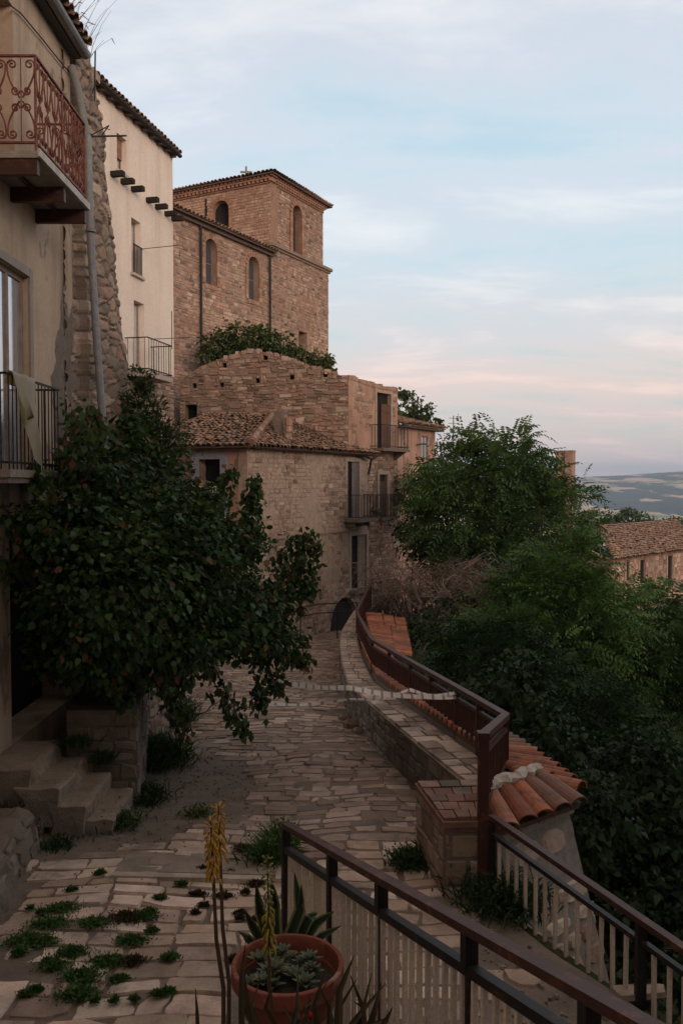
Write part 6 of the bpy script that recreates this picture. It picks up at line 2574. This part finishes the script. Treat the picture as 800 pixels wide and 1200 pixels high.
# ================================================================== FAR HOUSE AND CHIMNEY
def far_things():
    p0, p1 = at(716, 656, 49.0), at(812, 643, 57.4)
    fac = Fac((p0.x, p0.y), (p1.x, p1.y))
    ze = -4.42
    t = thing('far_house', 'low stone house with an old tiled roof at the right edge among trees', 'house', (p0.x + 3, p0.y + 5, -9))
    rs = [fac.rect(732.5, 659, 736.5, 680), fac.rect(748.5, 656, 754.5, 682), fac.rect(781, 651, 787, 687)]
    mb = MB()
    hs = [hole_rect(r) for r in rs]
    wall_mesh(mb, fac, [(0, -12), (fac.L, -12), (fac.L, ze), (0, ze)], hs, .5, 0, (.27, .185, .135))
    masonry(mb, fac.P, [(0, -8.5), (fac.L, -8.5), (fac.L, ze), (0, ze)], hs, (.2, .34), (.25, .6), .04, (.01, .05), RED + TAN, .03, .8)
    lf = Fac((p0.x - fac.N.x * 6, p0.y - fac.N.y * 6), (p0.x, p0.y))
    wall_mesh(mb, lf, [(0, -12), (lf.L - .5, -12), (lf.L - .5, ze), (lf.L / 2, ze + 1.0), (0, ze)], [], .5, 0, (.27, .185, .135))
    rr = Fac((p1.x, p1.y), (p1.x - fac.N.x * 6, p1.y - fac.N.y * 6))
    wall_mesh(mb, rr, [(.5, -12), (6, -12), (6, ze), (.5, ze)], [], .5, 0, (.27, .185, .135))
    mb.build('wall', M['redstone'], t)
    for r in rs:
        w = dark_fill(fac, r, t, .10, 'window')
        f = MB()
        fac.box(f, r[0] - .14, r[0], r[2], r[3], -.05, .06, (.40, .33, .27))
        f.build('jamb', M['mortar'], w)
    rf = MB()
    E0, E1 = fac.P(-.5, ze, .45), fac.P(fac.L + .5, ze, .45)
    T0 = at(697, 617, 56.5)
    T1 = T0 + (E1 - E0) * 1.0
    T1.z = T0.z
    tiles(rf, E0, E1, T1, T0, .27, .5, [(.40, .235, .155), (.34, .20, .135), (.44, .28, .19), (.28, .18, .125)], wob=.05, seg=4, miss=.02)
    D0, D1 = T0 - (E0 - T0) * .9, T1 - (E1 - T1) * .9
    D0.z = D1.z = ze
    tiles(rf, D1, D0, T0, T1, .4, .7, OLDTILE, seg=4)
    rf.build('roof', M['tile'], t)
    c = at(662, 545, 60)
    t = thing('stone_tower', 'square pinkish tower top showing behind the tall feathery tree', 'tower', (c.x, c.y, ground_z(c.x, c.y)))
    mb = MB()
    z1 = at(662, 529, 60).z
    fl = Fac((c.x - .62, c.y + .35), (c.x + .42, c.y - .25))
    fr = Fac((c.x + .42, c.y - .25), (c.x + .62, c.y + .5))
    g0 = ground_z(c.x, c.y)
    wall_mesh(mb, fl, [(0, g0), (fl.L, g0), (fl.L, z1), (0, z1)], [], .8, 0, (.33, .22, .17))
    masonry(mb, fl.P, [(0, 0), (fl.L, 0), (fl.L, z1), (0, z1)], (), (.14, .2), (.2, .36), .03, (.005, .03), RED + [(.38, .25, .19)], .015)
    wall_mesh(mb, fr, [(0, g0), (fr.L, g0), (fr.L, z1), (0, z1)], [], .5, 0, (.30, .2, .155))
    mb.build('masonry', M['redstone'], t)
    cp = MB()
    fl.box(cp, -.05, fl.L + .05, z1, z1 + .07, -.8, .05, (.34, .23, .17))
    cp.build('capping', M['tile'], t)


far_things()


def shade_houses():  # unseen houses added to keep sky and glow off the near street
    for (x0, x1, y0, y1, h, lab) in ((-6.5, 4.0, -17, -6.5, 6.4, 'unseen stone house added behind the viewer to shade the street'), (5.6, 21, -9, 2.5, 6.0, 'unseen stone house added right of the stairs to block the glow')):
        t = thing('shade_house', lab, 'house', ((x0 + x1) / 2, (y0 + y1) / 2, -4))
        mb = MB()
        mb.box(x0, x1, y0, y1, -16, h, (.33, .26, .2))
        fc = Fac((x0, y1), (x1, y1), True)
        masonry(mb, lambda u, v, n: Vector((x0 + u, y1 + n, v)), [(0, -2), (x1 - x0, -2), (x1 - x0, h), (0, h)], (), (.2, .34), (.3, .7), .03, (.005, .04), TAN, .02)
        mb.build('wall', M['stone'], t)
        rf = MB()
        xm = (x0 + x1) / 2
        tiles(rf, (x0 - .4, y0 - .3, h - .05), (x0 - .4, y1 + .3, h - .05), (xm, y1 + .3, h + 1.6), (xm, y0 - .3, h + 1.6), .3, .6, OLDTILE)
        tiles(rf, (x1 + .4, y1 + .3, h - .05), (x1 + .4, y0 - .3, h - .05), (xm, y0 - .3, h + 1.6), (xm, y1 + .3, h + 1.6), .3, .6, OLDTILE)
        rf.build('roof', M['tile'], t)
        for k in range(3):
            u = (x1 - x0) * (k + .8) / 3.6
            w = MB()
            w.box(x0 + u, x0 + u + .9, y1 + .02, y1 + .07, h - 2.4, h - 1.0, (.16, .10, .07))
            w.build('shutter', M['wood'], t)


shade_houses()


# ================================================================== HAZE
def haze():
    mb = MB()
    mb.box(-4200, 4200, -120, 5600, -190, 95)
    m = bpy.data.materials.new('haze')
    m.use_nodes = True
    t = m.node_tree
    for n in list(t.nodes):
        if n.type != 'OUTPUT_MATERIAL':
            t.nodes.remove(n)
    v = t.nodes.new('ShaderNodeVolumePrincipled')
    v.inputs['Color'].default_value = (.60, .76, 1.0, 1)
    v.inputs['Density'].default_value = HAZE_D
    v.inputs['Anisotropy'].default_value = 0.0
    t.links.new(v.outputs[0], t.nodes['Material Output'].inputs['Volume'])
    o = mb.build('haze', m, origin=(0, 0, 0))
    o['kind'] = 'stuff'


HAZE_D = .00026
haze()


# ================================================================== SKY, SUN, CAMERA
def sky():
    w = bpy.data.worlds.new('World')
    scene.world = w
    w.use_nodes = True
    t = w.node_tree
    bg = t.nodes['Background']
    out = t.nodes['World Output']
    sk = N(t, 'ShaderNodeTexSky', sky_type='NISHITA')
    sk.sun_disc = False
    sk.sun_elevation = math.radians(SUN_EL)
    sk.sun_rotation = math.radians(SUN_ROT)
    sk.altitude = 700
    sk.air_density = 1.0
    sk.dust_density = 1.5
    t.links.new(sk.outputs[0], bg.inputs['Color'])
    bg.inputs['Strength'].default_value = .10
    tc = N(t, 'ShaderNodeTexCoord')
    sep = N(t, 'ShaderNodeSeparateXYZ')
    t.links.new(tc.outputs['Generated'], sep.inputs[0])
    # cloud layer seen in perspective
    zz = N(t, 'ShaderNodeMath', operation='ADD')
    t.links.new(sep.outputs['Z'], zz.inputs[0])
    zz.inputs[1].default_value = .16
    zm = N(t, 'ShaderNodeMath', operation='MAXIMUM')
    t.links.new(zz.outputs[0], zm.inputs[0])
    zm.inputs[1].default_value = .05
    comb = N(t, 'ShaderNodeCombineXYZ')
    for ax in 'XY':
        d = N(t, 'ShaderNodeMath', operation='DIVIDE')
        t.links.new(sep.outputs[ax], d.inputs[0])
        t.links.new(zm.outputs[0], d.inputs[1])
        t.links.new(d.outputs[0], comb.inputs[ax])
    mp = N(t, 'ShaderNodeMapping')
    mp.inputs['Rotation'].default_value = (0, 0, math.radians(20))
    mp.inputs['Scale'].default_value = (.75, 1.5, 1)
    mp.inputs['Location'].default_value = (3.1, 1.7, 0)
    t.links.new(comb.outputs[0], mp.inputs['Vector'])
    nz = noise_node(t, 1.3, 10, .6, mp.outputs[0])
    nz.inputs['Distortion'].default_value = .35
    cov = ramp(t, nz.outputs['Fac'], [(.34, (.86,) * 3), (.60, (.985,) * 3)])
    el = ramp(t, sep.outputs['Z'], [(0.0, (.57, .47, .445)), (.06, (.61, .505, .47)), (.115, (.67, .54, .49)), (.165, (.58, .565, .565)), (.24, (.53, .59, .63)), (.36, (.53, .58, .635)), (.55, (.50, .53, .58)), (.75, (.55, .46, .41)), (1.0, (.56, .43, .36))])
    # warm afterglow in the west, behind the viewer
    yy = ramp(t, sep.outputs['Y'], [(0, (1, 1, 1)), (.0, (1, 1, 1)), (.5, (0, 0, 0))])
    neg = N(t, 'ShaderNodeMath', operation='MULTIPLY')
    t.links.new(sep.outputs['Y'], neg.inputs[0])
    neg.inputs[1].default_value = -1
    wf = ramp(t, neg.outputs[0], [(.0, (0,) * 3), (.85, (1,) * 3)])
    t.nodes.remove(yy)
    glow = ramp(t, sep.outputs['Z'], [(0.0, (1.0, .62, .42)), (.18, (.95, .64, .47)), (.5, (.67, .53, .45)), (1.0, (.56, .43, .36))])
    cc = mix(t, wf.outputs[0], el.outputs[0], glow.outputs[0])
    shade = ramp(t, nz.outputs['Fac'], [(.36, (.78, .94, .99)), (.45, (.88, .95, .97)), (.53, (.91, .92, .945)), (.66, (1.10, 1.05, 1.01))])
    cc = mix(t, 1.0, cc, shade.outputs[0], 'MULTIPLY')
    b2 = N(t, 'ShaderNodeBackground')
    t.links.new(cc, b2.inputs['Color'])
    b2.inputs['Strength'].default_value = CLOUD
    mx = N(t, 'ShaderNodeMixShader')
    t.links.new(cov.outputs[0], mx.inputs[0])
    t.links.new(bg.outputs[0], mx.inputs[1])
    t.links.new(b2.outputs[0], mx.inputs[2])
    t.links.new(mx.outputs[0], out.inputs['Surface'])


SUN_EL, SUN_AZ, CLOUD = 6.0, 148.0, 1.30      # azimuth from +Y toward +X: low in the west, behind the viewer
SUN_ROT = SUN_AZ
sky()
sd = bpy.data.lights.new('sun', 'SUN')
sd.energy = 1.45
sd.angle = math.radians(25)
sd.color = (1.0, .79, .65)
so = bpy.data.objects.new('sun', sd)
C.objects.link(so)
so.location = (0, 0, 40)
az, el_ = math.radians(SUN_AZ), math.radians(max(SUN_EL, 10))
to_sun = Vector((math.sin(az) * math.cos(el_), math.cos(az) * math.cos(el_), math.sin(el_)))
so.rotation_euler = to_sun.to_track_quat('Z', 'Y').to_euler()

cam = bpy.data.cameras.new('camera')
cam.sensor_fit = 'VERTICAL'
cam.sensor_height = 36
cam.lens = 36 * F / 1200
cam.clip_start = .05
cam.clip_end = 20000
co = bpy.data.objects.new('camera', cam)
C.objects.link(co)
co.location = (0, 0, 0)
co.rotation_euler = (math.pi / 2 - PITCH, 0, 0)
scene.camera = co
scene.view_settings.view_transform = 'Standard'
scene.view_settings.look = 'None'
scene.view_settings.exposure = .22
scene.view_settings.gamma = 1
scene.cycles.volume_bounces = 0
scene.cycles.max_bounces = 5
scene.cycles.use_denoising = True
